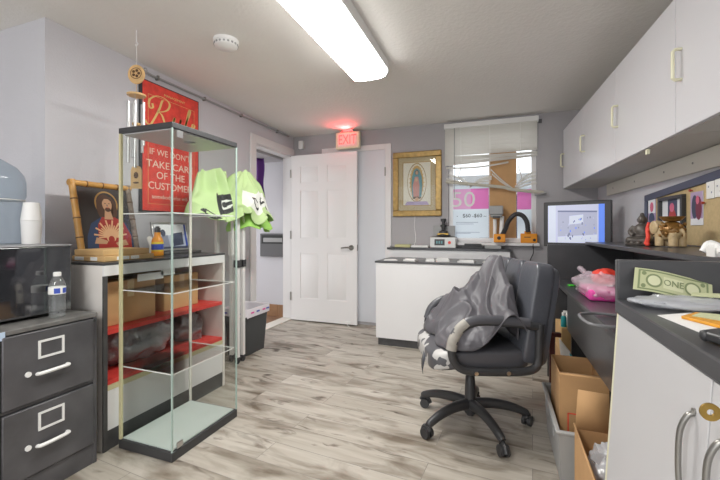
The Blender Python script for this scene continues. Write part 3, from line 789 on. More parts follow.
# ------------------------------------------------------------------ glass display tower
r = thing('glass_cabinet', 'tall empty glass display tower with black base and top', 'display cabinet', (-1.64, 1.61, 0))
gx0, gx1, gy0, gy1 = -1.812, -1.456, 1.366, 1.842
b = MB(); b.box((gx0, gy0, .0), (gx1, gy1, .045)); part('base', b, M['blackpl'], r, bevel=.003)
b = MB(); b.box((gx0+.015, gy0+.015, .045), (gx1-.015, gy1-.015, .05)); part('base_plate', b, mat('grey_green_board', '#c6d0cc', .3), r)
b = MB(); b.box((gx0, gy0, 1.6), (gx1, gy1, 1.628)); part('top', b, M['blackpl'], r, bevel=.003)
b = MB(); b.box((gx0+.012, gy0+.012, 1.594), (gx1-.012, gy1-.012, 1.5995)); tp = part('top_lining', b, mat('grey_lining', '#b7b7b9', .35), r)
b = MB(); b.lathe([(.03, 0), (.03, -.006), (.02, -.01), (0, -.01)], (-1.6, 1.62, 1.5935)); part('spot_lamp', b, M['chrome'], tp)
e = .005
for lo, hi in (((gx0+e, gy0+e, .051), (gx0+e+.004, gy1-e, 1.593)), ((gx1-e-.004, gy0+e, .051), (gx1-e, gy1-e, 1.593)),
               ((gx0+e+.005, gy0+e, .051), (gx1-e-.005, gy0+e+.004, 1.593)), ((gx0+e+.005, gy1-e-.004, .051), (gx1-e-.005, gy1-e, 1.593))):
    b = MB(); b.box(lo, hi); part('glass_pane', b, M['glass'], r)
b = MB(); b.box((gx0+.001, gy0+.001, .046), (gx0+.014, gy0+.014, 1.599)); part('corner_post', b, M['yellowm'], r, label='pale yellow corner post')
b = MB(); b.box((gx0+.001, gy1-.014, .046), (gx0+.012, gy1-.001, 1.599)); part('corner_post', b, M['cream'], r)
for x, y in ((gx1-.004, gy0+.004), (gx1-.004, gy1-.004)):
    b = MB(); b.box((x-.0035, y-.0035, .046), (x+.0035, y+.0035, 1.599)); part('glass_edge', b, M['glassedge'], r)
for z in (.41, .80, 1.19):
    b = MB(); b.box((gx0+.016, gy0+.016, z), (gx1-.012, gy1-.016, z+.005)); sh = part('glass_shelf', b, M['glass'], r)
    b = MB()
    for lo, hi in (((gx0+.016, gy0+.0135, z), (gx1-.012, gy0+.016, z+.005)), ((gx0+.016, gy1-.016, z), (gx1-.012, gy1-.0135, z+.005)), ((gx1-.012, gy0+.016, z), (gx1-.0095, gy1-.016, z+.005))): b.box(lo, hi)
    part('shelf_edge', b, M['white'], sh)
b = MB(); b.box((gx1-.0035, gy0+.03, 1.56), (gx1+.002, gy0+.065, 1.595)); b.box((gx1-.0035, gy0+.03, .052), (gx1+.002, gy0+.065, .08)); part('door_hinge', b, M['chrome'], r)

# ------------------------------------------------------------------ folded canopy with lime cover, waste bin, hall things
r = thing('folded_canopy', 'folded pop-up canopy on white legs draped in lime green printed fabric', 'canopy', (-2.06, 2.62, 0))
for i, (x, y, h) in enumerate(((-2.025, 2.565, 1.45), (-2.11, 2.60, 1.42), (-2.03, 2.64, 1.43), (-2.13, 2.66, 1.40), (-2.18, 2.50, 1.38))):
    b = MB(); b.box((x-.015, y-.015, .055), (x+.015, y+.015, h)); lg = part('leg', b, M['whitem'], r, bevel=.003)
    b = MB(); b.cyl((x-.009, y, .026), (x+.009, y, .026), .0255, n=20); b.box((x-.014, y-.012, .03), (x+.014, y+.012, .058)); part('caster', b, M['blackpl'], lg)
b = MB()
for z0, z1, x, y in ((.9, 1.4, -2.05, 2.53), (.86, 1.4, -2.05, 2.66), (.9, 1.38, -2.09, 2.55), (.88, 1.4, -2.1, 2.68), (.92, 1.4, -2.14, 2.63)):
    b.box((x-.009, y-.009, z0), (x+.009, y+.009, z1))
part('scissor_struts', b, M['whitem'], r)
b = MB(); b.box((-2.05, 2.545, .80), (-2.0, 2.585, .86)); b.box((-2.06, 2.62, .80), (-2.01, 2.66, .86)); b.box((-2.045, 2.585, .815), (-2.025, 2.62, .84)); part('bracket', b, M['blackpl'], r)

def drape(seed, yc, half, ztop, zbot, xc, pleat, mfn, mats, name, par, lean=0.):
    def fn(u, v):
        # u along the width (around the bundle), v from ridge to hem
        y = yc+(u-.5)*2*half*(.62+.38*v**.8)+lean*v
        bulge = sin(pi*u)**.5
        w1 = noise.noise(Vector((u*3+seed, v*2, seed)))
        n1 = (1-abs(noise.noise(Vector((u*5+seed+w1*.6, v*1.6+u*2, seed))))*2.4)*.035
        n2 = sin(u*pi*pleat+seed+3*w1)*.018*(.3+v)
        x = xc+(.03+.15*v)*bulge+n1+n2
        z = ztop-(ztop-zbot)*v*(.90+.22*noise.noise(Vector((u*3.5, seed, 1))))-.07*(abs(u-.5)*2)**2*(1-v)+n1*.5+.03*noise.noise(Vector((u*7, v*3, seed)))
        return (x, y, z)
    b = MB(); b.grid(fn, 90, 70, 0, mfn); return part(name, b, mats, par, weld=False, solid=.004)
def m_left(u, v):
    if .30 < u < .60 and .50+.2*(u-.3) < v < .84:
        a, c = (u-.45)/.07, (v-.70)/.08; q = a*a+c*c
        return 2 if .25 < q < .9 and not (a > .3 and abs(c) < .35) else 1
    a, c = (u-.20)/.10, (v-.92)/.07; q = a*a+c*c
    return 1 if q < 1 and q > .25 else 0
def m_right(u, v):
    if .18 < u < .95 and .42+.12*(u-.2) < v < .84:
        a, c = (u-.62)/.09, (v-.66)/.115; q = a*a+c*c
        if .42 < q < 1 and not (a > .2 and abs(c) < .35): return 1
        a = (u-.42)/.07; q = a*a+c*c
        if .4 < q < 1 and not (a > .2 and abs(c) < .35): return 1
        if .74 < u < .80 and .46 < v < .8 and abs(v-.63) > .03: return 1
        return 2 if .24 < u < .88 else 0
    return 0
cm = [M['green'], M['ink'], M['inkw']]
drape(1.3, 2.36, .31, 1.585, 1.17, -2.10, 7, m_left, cm, 'canopy_cover', r)
drape(4.7, 2.70, .30, 1.60, 1.19, -2.09, 6, m_right, cm, 'canopy_cover', r, .03)
drape(8.1, 2.74, .27, 1.40, 1.07, -2.13, 6, None, [M['greend']], 'canopy_lining', r, .06)

r = thing('waste_bin', 'charcoal waste bin with white liner beside the doorway', 'waste bin', (-2.17, 2.875, 0))
def rrect(hx, hy, rad, z, n=5):
    pts = []
    for sx, sy, a0 in ((1,1,0), (-1,1,90), (-1,-1,180), (1,-1,270)):
        for i in range(n+1):
            a = radians(a0+90*i/n); pts.append((sx*(hx-rad)+rad*cos(a), sy*(hy-rad)+rad*sin(a), z))
    return pts
def loft(rings, cap=True):
    b = MB(); n = len(rings[0]); vs = [p for q in rings for p in q]; fs = []
    for i in range(len(rings)-1): fs += [(i*n+j, i*n+(j+1) % n, (i+1)*n+(j+1) % n, (i+1)*n+j) for j in range(n)]
    if cap: fs.append(tuple(range(n-1, -1, -1)))
    b.add(vs, fs); return b
b = loft([rrect(.10, .15, .03, .001), rrect(.125, .175, .035, .38), rrect(.132, .182, .035, .385), rrect(.132, .182, .035, .40), rrect(.122, .172, .03, .40), rrect(.10, .15, .03, .03)]); part('bin_body', b, M['binblk'], r, local=True)
b = loft([[(p[0]*1.02, p[1]*1.02, p[2]+.012*sin(i*1.9)) for i, p in enumerate(rrect(.134, .184, .036, .345))], rrect(.138, .188, .036, .40), rrect(.134, .186, .036, .418), rrect(.122, .172, .03, .41), rrect(.11, .16, .03, .30)], False)
l = part('bin_liner', b, M['liner'], r, local=True)
b = MB()
for i, (x, y, mi) in enumerate(((.1415, -.10, 0), (.1415, -.02, 1), (.1415, .07, 0), (.1415, .13, 1))): b.box((x-.001, y-.022, .375), (x+.0005, y+.022, .388), mi)
for i, (x, mi) in enumerate(((-.08, 1), (.0, 0), (.07, 1))): b.box((x-.022, -.1915, .375), (x+.022, -.19, .388), mi)
part('liner_print', b, [M['pink'], M['blue']], l, local=True)

r = thing('drop_box', 'dark grey wall-mounted mail drop box in the hall', 'drop box', (-2.69, YB, .76))
b = MB(); b.box((-2.885, YB-.05, .77), (-2.495, YB-.001, 1.065)); part('drop_box_body', b, M['dgrey'], r, bevel=.005)
b = MB(); b.box((-2.83, YB-.062, .955), (-2.55, YB-.05, 1.01)); part('slot_flap', b, M['grey'], r, bevel=.004)
b = MB(); b.box((-2.86, YB-.054, .935), (-2.52, YB-.05, 1.045)); part('slot_recess', b, M['ink'], r)
b = MB()
def cl_(u, v): return (-2.66-.17*u*(1-.4*v)+.012*sin(v*9), 3.85+.03*sin(u*9)+.02*v, 1.98-.60*v+.05*u*v)
b.grid(cl_, 14, 14); solo('hanging_cloth', b, M['purple'], 'dark purple cloth hanging inside the hall doorway', 'cloth', solid=.004)
M['fill_hall'] = emis('hall_fill_glow', '#fffefa', 9.)
r = thing('hall_fill_light', 'added round fill light on the hall ceiling, out of sight', 'light', (-3.1, 3.3, 1.984))  # invented lamp, out of sight, added to brighten the hall
b = MB(); b.lathe([(.12, 0), (.12, -.02), (.1, -.045), (0, -.055)]); part('fill_bowl', b, M['fill_hall'], r, local=True)

# ------------------------------------------------------------------ picture on the back wall
r = thing('framed_picture', 'gold framed devotional picture of a robed figure on the back wall', 'picture', (-.847, YB, 1.26))
T = fm((-1.12, YB-.012, 1.262), (1,0,0), (0,0,1)); w, h = .545, .722
b = MB(); b.box((.005, .005, -.01), (w-.005, h-.005, .004), T=T); part('backing', b, M['cardd'], r)
for x0, x1, y0, y1 in ((0, w, 0, .065), (0, w, h-.065, h), (0, .065, .065, h-.065), (w-.065, w, .065, h-.065)):
    b = MB(); b.box((x0, y0, -.008), (x1, y1, .022), T=T); part('frame_rail', b, M['frameg'], r, bevel=.009)
b = MB(); mats = [M['p_tan'], M['frameg'], M['p_ivory'], M['p_gold'], M['p_teal'], M['p_rose'], M['p_skin'], M['p_lilac'], M['p_hair']]
b.box((.065, .065, .004), (w-.065, h-.065, .005), 0, T)
b.poly([(.11,.115),(w-.11,.115),(w-.11,h-.115),(.11,h-.115)], .0056, 1, T); b.poly([(.12,.125),(w-.12,.125),(w-.12,h-.125),(.12,h-.125)], .0060, 2, T)
cxp = w/2; cyp = .375
b.ring(cxp, cyp, .108, .102, .0064, 1, T, sy=2.02, n=40); b.ell(cxp, cyp, .075, .19, .0064, 3, T)
for i in range(26):
    a = 2*pi*i/26; b.poly([(cxp+.07*cos(a-.05), cyp+.18*sin(a-.05)), (cxp+.092*cos(a), cyp+.212*sin(a)), (cxp+.07*cos(a+.05), cyp+.18*sin(a+.05))], .0066, 3, T)
b.poly([(cxp-.05,.215),(cxp+.05,.215),(cxp+.062,.34),(cxp+.055,.44),(cxp+.03,.515),(cxp,.535),(cxp-.03,.515),(cxp-.055,.44),(cxp-.06,.34)], .0070, 4, T)
b.poly([(cxp-.035,.205),(cxp+.025,.205),(cxp+.03,.34),(cxp+.015,.44),(cxp-.02,.44),(cxp-.045,.34)], .0074, 5, T)
b.ell(cxp, .487, .019, .026, .0076, 8, T); b.ell(cxp+.001, .484, .014, .021, .0079, 6, T); b.ell(cxp-.004, .405, .014, .02, .0079, 6, T, 12)
b.ell(cxp, .205, .05, .014, .0076, 8, T); b.ell(cxp, .19, .022, .022, .0078, 6, T)
b.poly([(.135,.125),(w-.135,.125),(w-.16,.165),(.16,.165)], .0068, 7, T)
part('picture', b, mats, r)
b = MB(); b.box((.066, .066, .013), (w-.066, h-.066, .0145), T=T); part('glazing', b, M['win'], r)
b = MB(); b.tube(spline([(-.87, YB-.006, 1.26), (-.875, YB-.006, 1.15), (-.862, YB-.006, 1.02), (-.875, YB-.02, .935)], 6), .003); solo('hanging_cable', b, M['white'], 'thin white cable hanging below the gold framed picture', 'cable')

# ------------------------------------------------------------------ window dressing
r = thing('window_blind', 'damaged off-white window blind with bent slats and a sagging bottom rail', 'blind', (-.08, YB-.03, 1.5))
b = MB(); b.box((-.545, YB-.062, 2.195), (.378, YB-.004, 2.245)); part('head_rail', b, M['white'], r, bevel=.003)
def slat(a, c, tilt=70, wd=.027, bow=0., name='slat'):
    a = Vector(a); c = Vector(c); d = (c-a).normalized(); up = Vector((0, -cos(radians(tilt)), sin(radians(tilt))))
    b = MB(); n = 14; vs = []; fs = []
    for i in range(n+1):
        p = a+(c-a)*i/n+Vector((0, 0, bow*sin(pi*i/n)))
        for j in (-1, 0, 1):
            q = p+up*wd/2*j; q.y -= .003*(1-abs(j)); vs.append(q)
    for i in range(n): fs += [(3*i+k, 3*i+3+k, 3*i+4+k, 3*i+1+k) for k in (0, 1)]
    b.add(vs, fs); part(name, b, M['slat'], r)
Y0 = YB-.032
nsl = 19
for i in range(nsl):
    z = 2.185-i*.0208; dz = .010*sin(i*2.1)*(i > 12)
    slat((-.537, Y0, z), (.368, Y0, z+dz+(.012 if i > 14 else 0)*(i-14)), 58+4*sin(i*3.3), .0235, -.004*(i > 12))
for a, c, bw in (((-.52, 1.775), (.1, 1.80), -.02), ((-.5, 1.70), (-.27, 1.585), .02), ((-.28, 1.56), (-.06, 1.66), .03), ((-.28, 1.56), (-.06, 1.635), .03), ((-.28, 1.565), (-.08, 1.61), .02), ((-.07, 1.735), (.14, 1.53), -.01),
                 ((-.06, 1.69), (.12, 1.54), -.01), ((.16, 1.545), (.355, 1.69), .03), ((.16, 1.54), (.355, 1.65), .03), ((.17, 1.535), (.355, 1.61), .02), ((.18, 1.53), (.36, 1.575), .01), ((-.52, 1.66), (-.30, 1.575), .01)):
    slat((a[0], Y0-.012, a[1]), (c[0], Y0-.014, c[1]), 55, .020, bw)
slat((.185, Y0-.02, 1.775), (.235, Y0-.02, 1.60), 60, .028); slat((-.365, Y0-.02, 1.78), (-.40, Y0-.02, 1.66), 60, .026)
b = MB(); b.tube(spline([(-.525, Y0-.025, 1.628), (-.30, Y0-.026, 1.595), (.05, Y0-.03, 1.545), (.13, Y0-.032, 1.52), (.42, Y0-.03, 1.478)], 6), .017, 10, flat=.7)
rl = part('bottom_rail', b, mat('dusty_beige_rail', '#b9b4a6', .5), r)
b = MB(); b.tube([(.34, Y0-.03, 1.46), (.44, Y0-.03, 1.475)], .014); part('rail_end', b, M['grey'], rl)
b = MB(); b.tube([(-.435, Y0-.035, 2.19), (-.435, Y0-.035, 1.45)], .0035); part('tilt_wand', b, M['grey'], r)
for x in (-.37, -.08, .21):
    b = MB(); b.tube([(x, Y0-.022, 2.19), (x+.005, Y0-.03, 1.57)], .0015); part('lift_cord', b, M['paper'], r)
b = MB(); b.box((.38, YB-.03, 2.18), (.41, YB-.001, 2.215)); part('mount_bracket', b, M['dgrey'], r)

def poster(x0, x1, z0, z1, label, big):
    r = thing('window_poster', label, 'poster', ((x0+x1)/2, 4.18, z0))
    T = fm((x0, 4.182, z0), (1,0,0), (0,0,1)); w, h = x1-x0, z1-z0
    b = MB(); b.box((0, 0, -.002), (w, h, 0), T=T); part('poster_sheet', b, M['posterw'], r)
    b = MB(); pz0, pz1 = h*.55, h*.94
    if big: b.poly([(w*.5, pz0), (w, pz0), (w, pz1), (w*.5, pz1)], .0004, 0, T); b.poly([(0, pz0), (w*.5, pz0), (w*.5, pz1), (0, pz1)], .0004, 1, T)
    else: b.poly([(0, pz0), (w, pz0), (w, pz1), (0, pz1)], .0004, 0, T)
    part('pink_band', b, [M['posterp'], M['posterp2']], r)
    if big:
        b = MB(); text(b, '50', .235, T @ Matrix.Translation((w*.29, (pz0+pz1)/2-.012, .001)), sx=1.1); part('lettering', b, M['paper'], r)
        b = MB()
        for x in (.44, .76): text(b, '$60', .055, T @ Matrix.Translation((w*x-.02, h*.42, .001))); text(b, 'mo', .022, T @ Matrix.Translation((w*x+.05, h*.41, .001)))
        text(b, '-', .05, T @ Matrix.Translation((w*.12, h*.42, .001)))
        part('price_print', b, M['ink'], r)
        b = MB()
        for i, (y, l) in enumerate(((.29, .75), (.26, .6), (.10, .8), (.08, .5))): b.box((.03, h*y, .0002), (.03+(w-.06)*l, h*y+.004, .0006), T=T)
        part('fine_print', b, M['p_grey'], r)
    return r
poster(-.458, -.092, 1.028, 1.585, 'white and pink window poster with a big 50 left of the cardboard', True)
poster(.185, .318, 1.028, 1.56, 'narrow white and pink window poster right of the cardboard', False)
b = MB(); b.box((-.085, 4.178, 1.027), (.178, 4.186, 1.96)); solo('cardboard_sheet', b, M['cardb'], 'brown cardboard sheet propped in the window between the posters', 'cardboard')

# ------------------------------------------------------------------ white counter below the window
r = thing('service_counter', 'white counter with black top edge and raised black ledge below the window', 'counter', (-.5, 3.75, 0))
b = MB(); b.box((-1.105, 3.45, .075), (.11, 3.47, .795)); b.box((-1.105, 3.47, .075), (-1.085, 4.0, .795)); b.box((.09, 3.47, .075), (.11, 4.0, .795)); part('counter_body', b, M['lam'], r)
b = MB(); b.box((-1.09, 3.475, .0), (.10, 3.5, .075)); b.box((-1.09, 3.5, .0), (-1.07, 4.0, .075)); part('kick_board', b, M['kick'], r)
b = MB(); b.box((-1.115, 3.44, .796), (.12, 4.0, .813)); part('counter_top', b, M['black'], r, bevel=.002)
b = MB(); b.box((-1.14, 4.001, .0), (.112, YB-.001, .895)); part('ledge_riser', b, M['lam'], r)
b = MB(); b.box((-1.15, 3.985, .896), (.12, YB-.0012, .92)); part('ledge', b, M['black'], r, bevel=.002)
CT = .8135; LT = .9205
for i, (x, y, sx, sy, h, rz, lb) in enumerate(((-.98, 3.53, .13, .06, .012, .2, 'white paper slip at the left end of the white counter'), (-.79, 3.55, .12, .07, .022, -.2, 'small white paper stack left of the middle of the white counter'),
        (-.60, 3.54, .08, .06, .03, .1, 'small grey white box on the white counter below the scale'), (-.49, 3.57, .12, .06, .036, .3, 'folded white receipt roll on the white counter near the scale'), (-.27, 3.54, .15, .07, .024, -.1, 'loose white papers on the white counter left of the chair'), (-.06, 3.55, .13, .07, .018, .2, 'white paper pad on the white counter behind the jacket'))):
    b = MB(); T = Matrix.Translation((x, y, CT)) @ Matrix.Rotation(rz, 4, 'Z')
    b.box((-sx/2, -sy/2, .0005), (sx/2, sy/2, h*.55), T=T); T = T @ Matrix.Rotation(.25, 4, 'Z'); b.box((-sx*.4, -sy*.4, h*.55), (sx*.4, sy*.4, h), T=T)
    solo('paper_stack', b, M['paper'] if i % 2 else M['whitem'], lb, 'paper', 'papers on the white counter')
def slab(name, lo, hi, m, label, cat, bev=.003, group=None):
    b = MB(); b.box(lo, hi); return solo(name, b, m, label, cat, group, bevel=bev)
slab('paper_pad', (-1.07, 4.01, LT+.0005), (-.90, 4.12, LT+.03), mat('yellowish_pad', '#c9c592', .7), 'yellowish paper pad at the left end of the black ledge', 'paper')
slab('paper_pad', (-.89, 4.01, LT+.0005), (-.70, 4.12, LT+.022), M['paper'], 'white paper pile on the ledge between the yellow pad and the scale', 'paper')
slab('remote_control', (-.36, 4.03, LT+.0005), (-.14, 4.10, LT+.022), M['blackpl'], 'black handheld device lying on the ledge right of the scale', 'device')
slab('remote_control', (-.33, 4.05, LT+.0235), (-.16, 4.11, LT+.048), M['blackpl'], 'black device resting on another one on the ledge right of the scale', 'device')
slab('paper_tray', (-.125, 4.0, LT+.0005), (.03, 4.055, LT+.035), M['grey'], 'low grey tray on the ledge in front of the small orange block', 'tray')

r = thing('digital_scale', 'silver digital scale with black mechanism on the ledge', 'scale', (-.545, 4.07, LT))
b = MB(); b.add([(-.68,3.99,LT+.001),(-.41,3.99,LT+.001),(-.41,4.135,LT+.001),(-.68,4.135,LT+.001),(-.68,4.0,LT+.115),(-.41,4.0,LT+.115),(-.41,4.135,LT+.12),(-.68,4.135,LT+.12)], [(3,2,1,0),(4,5,6,7),(0,1,5,4),(1,2,6,5),(2,3,7,6),(3,0,4,7)]); part('scale_base', b, mat('silver_plastic', '#b9b9b7', .35, metal=.3), r, bevel=.006)
T = fm((-.545, 3.994, LT+.058), (1,0,0), (0,.087,1))
b = MB(); b.box((-.085, -.03, -.001), (.02, .035, .003), T=T); d = part('display_window', b, M['blackpl'], r)
b = MB()
for x in (-.06, -.035, -.01): b.box((x-.008, -.012, .003), (x+.008, .016, .0035), T=T)
part('display_digits', b, M['p_teal'], d)
b = MB(); b.cyl((.07, 0, 0), (.07, 0, .006), .016, T=T); part('red_button', b, M['redor'], r)
b = MB(); b.box((-.66, 4.1, LT+.12), (-.43, 4.12, LT+.235)); part('back_plate', b, M['grey'], r, bevel=.004)
b = MB(); b.lathe([(.07, .121), (.075, .135), (.05, .15), (.045, .175), (.02, .19), (.022, .22), (.034, .225), (.034, .24), (.016, .25), (.016, .275), (.03, .28), (.03, .31), (0, .312)], (-.545, 4.055, LT)); part('black_mechanism', b, M['blackpl'], r)
b = MB(); b.box((-.60, 4.0, LT+.137), (-.49, 4.04, LT+.155)); part('brass_plate', b, M['brass'], r)

r = thing('fume_arm', 'grey headed stand with orange block joined by a black flexible hose to an orange box', 'machine', (.08, 4.08, LT))
b = MB(); b.box((-.062, 4.058, LT+.0005), (-.0, 4.11, LT+.062)); b.cyl((-.03, 4.085, LT+.06), (-.03, 4.085, LT+.30), .018, n=14); b.cyl((.028, 4.08, LT+.13), (.04, 4.08, LT+.33), .02, n=14); part('stand_post', b, M['whitem'], r)
b = MB(); b.box((-.085, 4.02, LT+.345), (.05, 4.11, LT+.435)); b.box((-.075, 4.03, LT+.318), (.04, 4.1, LT+.346)); part('machine_head', b, M['grey'], r, bevel=.01)
b = MB(); b.box((-.05, 4.012, LT+.312), (.02, 4.06, LT+.33)); part('black_grip', b, M['blackpl'], r)
b = MB(); b.box((-.04, 3.99, LT+.065), (.07, 4.045, LT+.15)); d = part('orange_block', b, M['orange'], r, bevel=.008)
b = MB(); b.cyl((.01, 3.9905, LT+.11), (.01, 3.986, LT+.11), .018); part('dark_hole', b, M['ink'], d)
b = MB(); P = spline([(.04, 4.03, LT+.14), (.07, 4.04, LT+.20), (.10, 4.05, LT+.28), (.16, 4.06, LT+.345), (.225, 4.065, LT+.335), (.268, 4.07, LT+.27), (.28, 4.075, LT+.17)], 12)
b.tube(P, .022, 12, rs=[.021+.003*(i % 2) for i in range(len(P))]); part('flexible_hose', b, M['blackpl'], r)
b = MB(); b.box((.215, 4.085, .9805), (.365, 4.165, 1.075)); b.box((.25, 4.09, 1.075), (.31, 4.15, 1.10)); d = part('orange_box', b, M['orange'], r, bevel=.006)
b = MB(); b.cyl((.338, 4.086, 1.01), (.338, 4.082, 1.01), .014); b.box((.245, 4.083, 1.035), (.305, 4.0855, 1.042)); part('box_marks', b, M['ink'], d)
b = MB(); b.tube(spline([(.33, 4.09, .979), (.325, 4.07, .95), (.33, 4.10, .88), (.30, 4.13, .78), (.32, 4.13, .6)], 6), .004); solo('power_cord', b, M['blackpl'], 'thin black cord dropping from the orange box on the window sill', 'cord')

# ------------------------------------------------------------------ wall cabinets on the right
def wall_cabinet(yl, label):
    p = rw(0, yl, 1.512)
    r = thing('wall_cabinet', label, 'cabinet', p, TH, 'white wall cabinets')
    wd, hgt = .733, .573
    b = MB(); b.box((-.276, -wd+.002, .0), (-.001, -.002, .018)); b.box((-.276, -wd+.002, hgt-.018), (-.001, -.002, hgt)); b.box((-.276, -.02, .018), (-.001, -.002, hgt-.018)); b.box((-.276, -wd+.002, .018), (-.001, -wd+.02, hgt-.018)); b.box((-.008, -wd+.02, .018), (-.001, -.02, hgt-.018))
    part('cabinet_body', b, mat('grey_underside', '#cfccc7', .55), r, local=True)
    b = MB(); b.box((-.296, -wd+.0015, .002), (-.278, -.0015, hgt)); d = part('door', b, M['cab'], r, local=True, bevel=.0015)
    b = MB(); y = -.048; b.tube([(-.295, y, .335), (-.318, y, .335), (-.326, y, .328), (-.326, y, .218), (-.318, y, .211), (-.295, y, .211)], .0065, 10, flat=1.2); part('handle', b, M['creamplastic'], d, local=True)
    return r
k0 = wall_cabinet(-.002, 'white wall cabinet farthest from the viewer, next to the back wall')
for i, lb in ((1, 'second white wall cabinet from the back wall'), (2, 'third white wall cabinet from the back wall'), (3, 'nearest white wall cabinet, cut by the right edge of the picture')):
    dup(k0, rw(0, -.002-.735*i, 1.512), TH, lb)
b = MB(); b.box((-.02, -3.2, 1.408), (-.001, -.33, 1.508), T=RW); r = solo('mounting_rail', b, M['cream'], 'long cream rail screwed to the right wall under the cabinets', 'rail', bevel=.002)
b = MB()
for y in (-.5, -.95, -1.4, -1.72, -2.1): b.cyl((-.0205, y, 1.458), (-.0225, y, 1.458), .006, T=RW)
part('screw', b, M['nickel'], r)
b = MB(); b.box((-.288, -1.905, 1.486), (-.276, -1.885, 1.5115), T=RW); solo('cabinet_catch', b, M['creamplastic'], 'tiny ivory catch under the third wall cabinet', 'catch')

# bulletin board, tilted a little
b = MB()
by0, by1 = -1.12, -2.15; top0, top1 = 1.342, 1.404; bot = 1.03
r = thing('bulletin_board', 'tan bulletin board with blue-grey frame on the right wall', 'board', rw(-.001, -1.8, 1.02), TH)
TB = fm(rw(-.002, 0, 0), RW.to_3x3() @ Vector((0,-1,0)), (0,0,1))           # u = -local y, v = z, n = into the room
b = MB(); b.prism([(-by0+.02, bot), (-by1, bot), (-by1, top1-.03), (-by0+.02, top0-.03)], 0, .008, 0, TB); part('cork_panel', b, M['cork'], r)
b = MB(); b.prism([(-by0, top0-.042), (-by1, top1-.042), (-by1, top1), (-by0, top0)], 0, .02, 0, TB); b.prism([(-by0, bot), (-by0+.035, bot), (-by0+.035, top0-.04), (-by0, top0-.042)], 0, .02, 0, TB); part('board_frame', b, M['navy'], r, bevel=.003)
def pin(name, u0, u1, v0, v1, label, cat, shapes, mats, frame=None, th=.003):
    c = TB @ Vector(((u0+u1)/2, v0, .009)); r = thing(name, label, cat, c, TH); w, h = u1-u0, v1-v0
    T = TB @ Matrix.Translation((u0, v0, .0095)); d = 0
    if frame:
        b = MB(); f = .02
        for lo, hi in (((0,0,0),(w,f,frame)), ((0,h-f,0),(w,h,frame)), ((0,f,0),(f,h-f,frame)), ((w-f,f,0),(w,h-f,frame))): b.box(lo, hi, T=T)
        part('frame', b, M['blackpl'], r, bevel=.002)
    b = MB(); f = .02 if frame else 0
    b.box((f, f, 0), (w-f, h-f, th), 0, T)
    for i, (pts, mi) in enumerate(shapes): b.poly([(f+(w-2*f)*x, f+(h-2*f)*y) for x, y in pts], th+.0004*(i+1), mi, T)
    part('photo', b, mats, r); return r
def oval(x, y, a, c, n=16): return [(x+a*cos(2*pi*i/n), y+c*sin(2*pi*i/n)) for i in range(n)]
pin('pinned_photo', 1.165, 1.27, 1.13, 1.308, 'narrow colour photo beside the left edge of the bulletin board', 'photo', [([(0,.5),(1,.5),(1,1),(0,1)], 1), (oval(.5,.72,.25,.18), 2), (oval(.5,.3,.4,.22), 3)], [M['p_lilac'], M['p_white'], M['p_pinkd'], M['p_dk']])
pin('framed_photo', 1.345, 1.635, 1.06, 1.306, 'black deep-framed photo of a person in red on the bulletin board', 'photo', [([(.28,0),(.72,0),(.72,1),(.28,1)], 1), (oval(.5,.45,.18,.3), 2), (oval(.48,.78,.11,.13), 3), (oval(.53,.15,.12,.12), 4)], [M['p_white'], M['p_dk'], M['p_red'], M['p_pinkd'], M['p_ivory']], .022)
pin('pinned_photo', 1.685, 1.80, 1.135, 1.307, 'pink and dark portrait photo pinned right of the black frame', 'photo', [([(0,.2),(1,.2),(1,1),(0,1)], 1), (oval(.35,.55,.25,.36), 2), (oval(.68,.5,.25,.35), 3), (oval(.6,.75,.14,.13), 4)], [M['p_white'], M['p_lilac'], M['p_dk'], M['p_maroon'], M['p_pinkd']])
pin('card', 1.835, 1.90, 1.262, 1.345, 'white card with small holes, left of two cards at the right edge', 'card', [(oval(.3,.7,.08,.06), 1), (oval(.7,.35,.08,.06), 1)], [M['paper'], M['p_grey']], th=.006)
pin('card', 1.905, 1.97, 1.265, 1.35, 'white card, right of two cards at the right edge', 'card', [(oval(.3,.6,.08,.06), 1), (oval(.7,.3,.08,.06), 1)], [M['paper'], M['p_grey']], th=.006)
for u, v, lb in ((1.70, 1.318, 'small red pin above the pink portrait photo'), (1.815, 1.245, 'small red pin below the white cards')):
    b = MB(); b.cyl((u-.006, v, .009), (u-.006, v, .018), .004, n=10, T=TB); b.cyl((u, v, .018), (u, v, .026), .007, n=10, T=TB); solo('push_pin', b, mat('red_pin', '#b5442e', .4), lb, 'pin', 'push pins')

# ------------------------------------------------------------------ black desk with hutch
r = thing('office_desk', 'black desk with raised shelf along the right wall', 'desk', (.62, 2.2, 0))
DT = .74
b = MB(); b.box((.392, 1.06, DT-.025), (.93, 3.155, DT)); part('desktop', b, M['black'], r, bevel=.003)
b = MB(); b.box((.42, 1.06, .465), (.44, 2.74, DT-.026)); part('drawer_front', b, M['black'], r, bevel=.002)
b = MB(); b.box((.442, 2.72, .0), (.93, 2.74, DT-.026)); part('leg_panel', b, M['black'], r)
b = MB(); b.box((.352, 3.157, .0), (.93, 3.18, 1.0)); part('end_panel', b, M['black'], r, bevel=.002)
b = MB(); b.prism([(.60, 3.155), (.63, 1.05), (1.02, 1.05), (.935, 3.155)], 1.002, 1.024); part('raised_shelf', b, M['black'], r, bevel=.003)
b = MB(); b.box((.90, 1.2, DT), (.92, 3.15, 1.001)); part('hutch_back', b, M['kick'], r)
b = MB(); b.box((.62, 1.06, DT), (.90, 1.08, 1.001)); part('hutch_support', b, M['black'], r)
ST = 1.0245

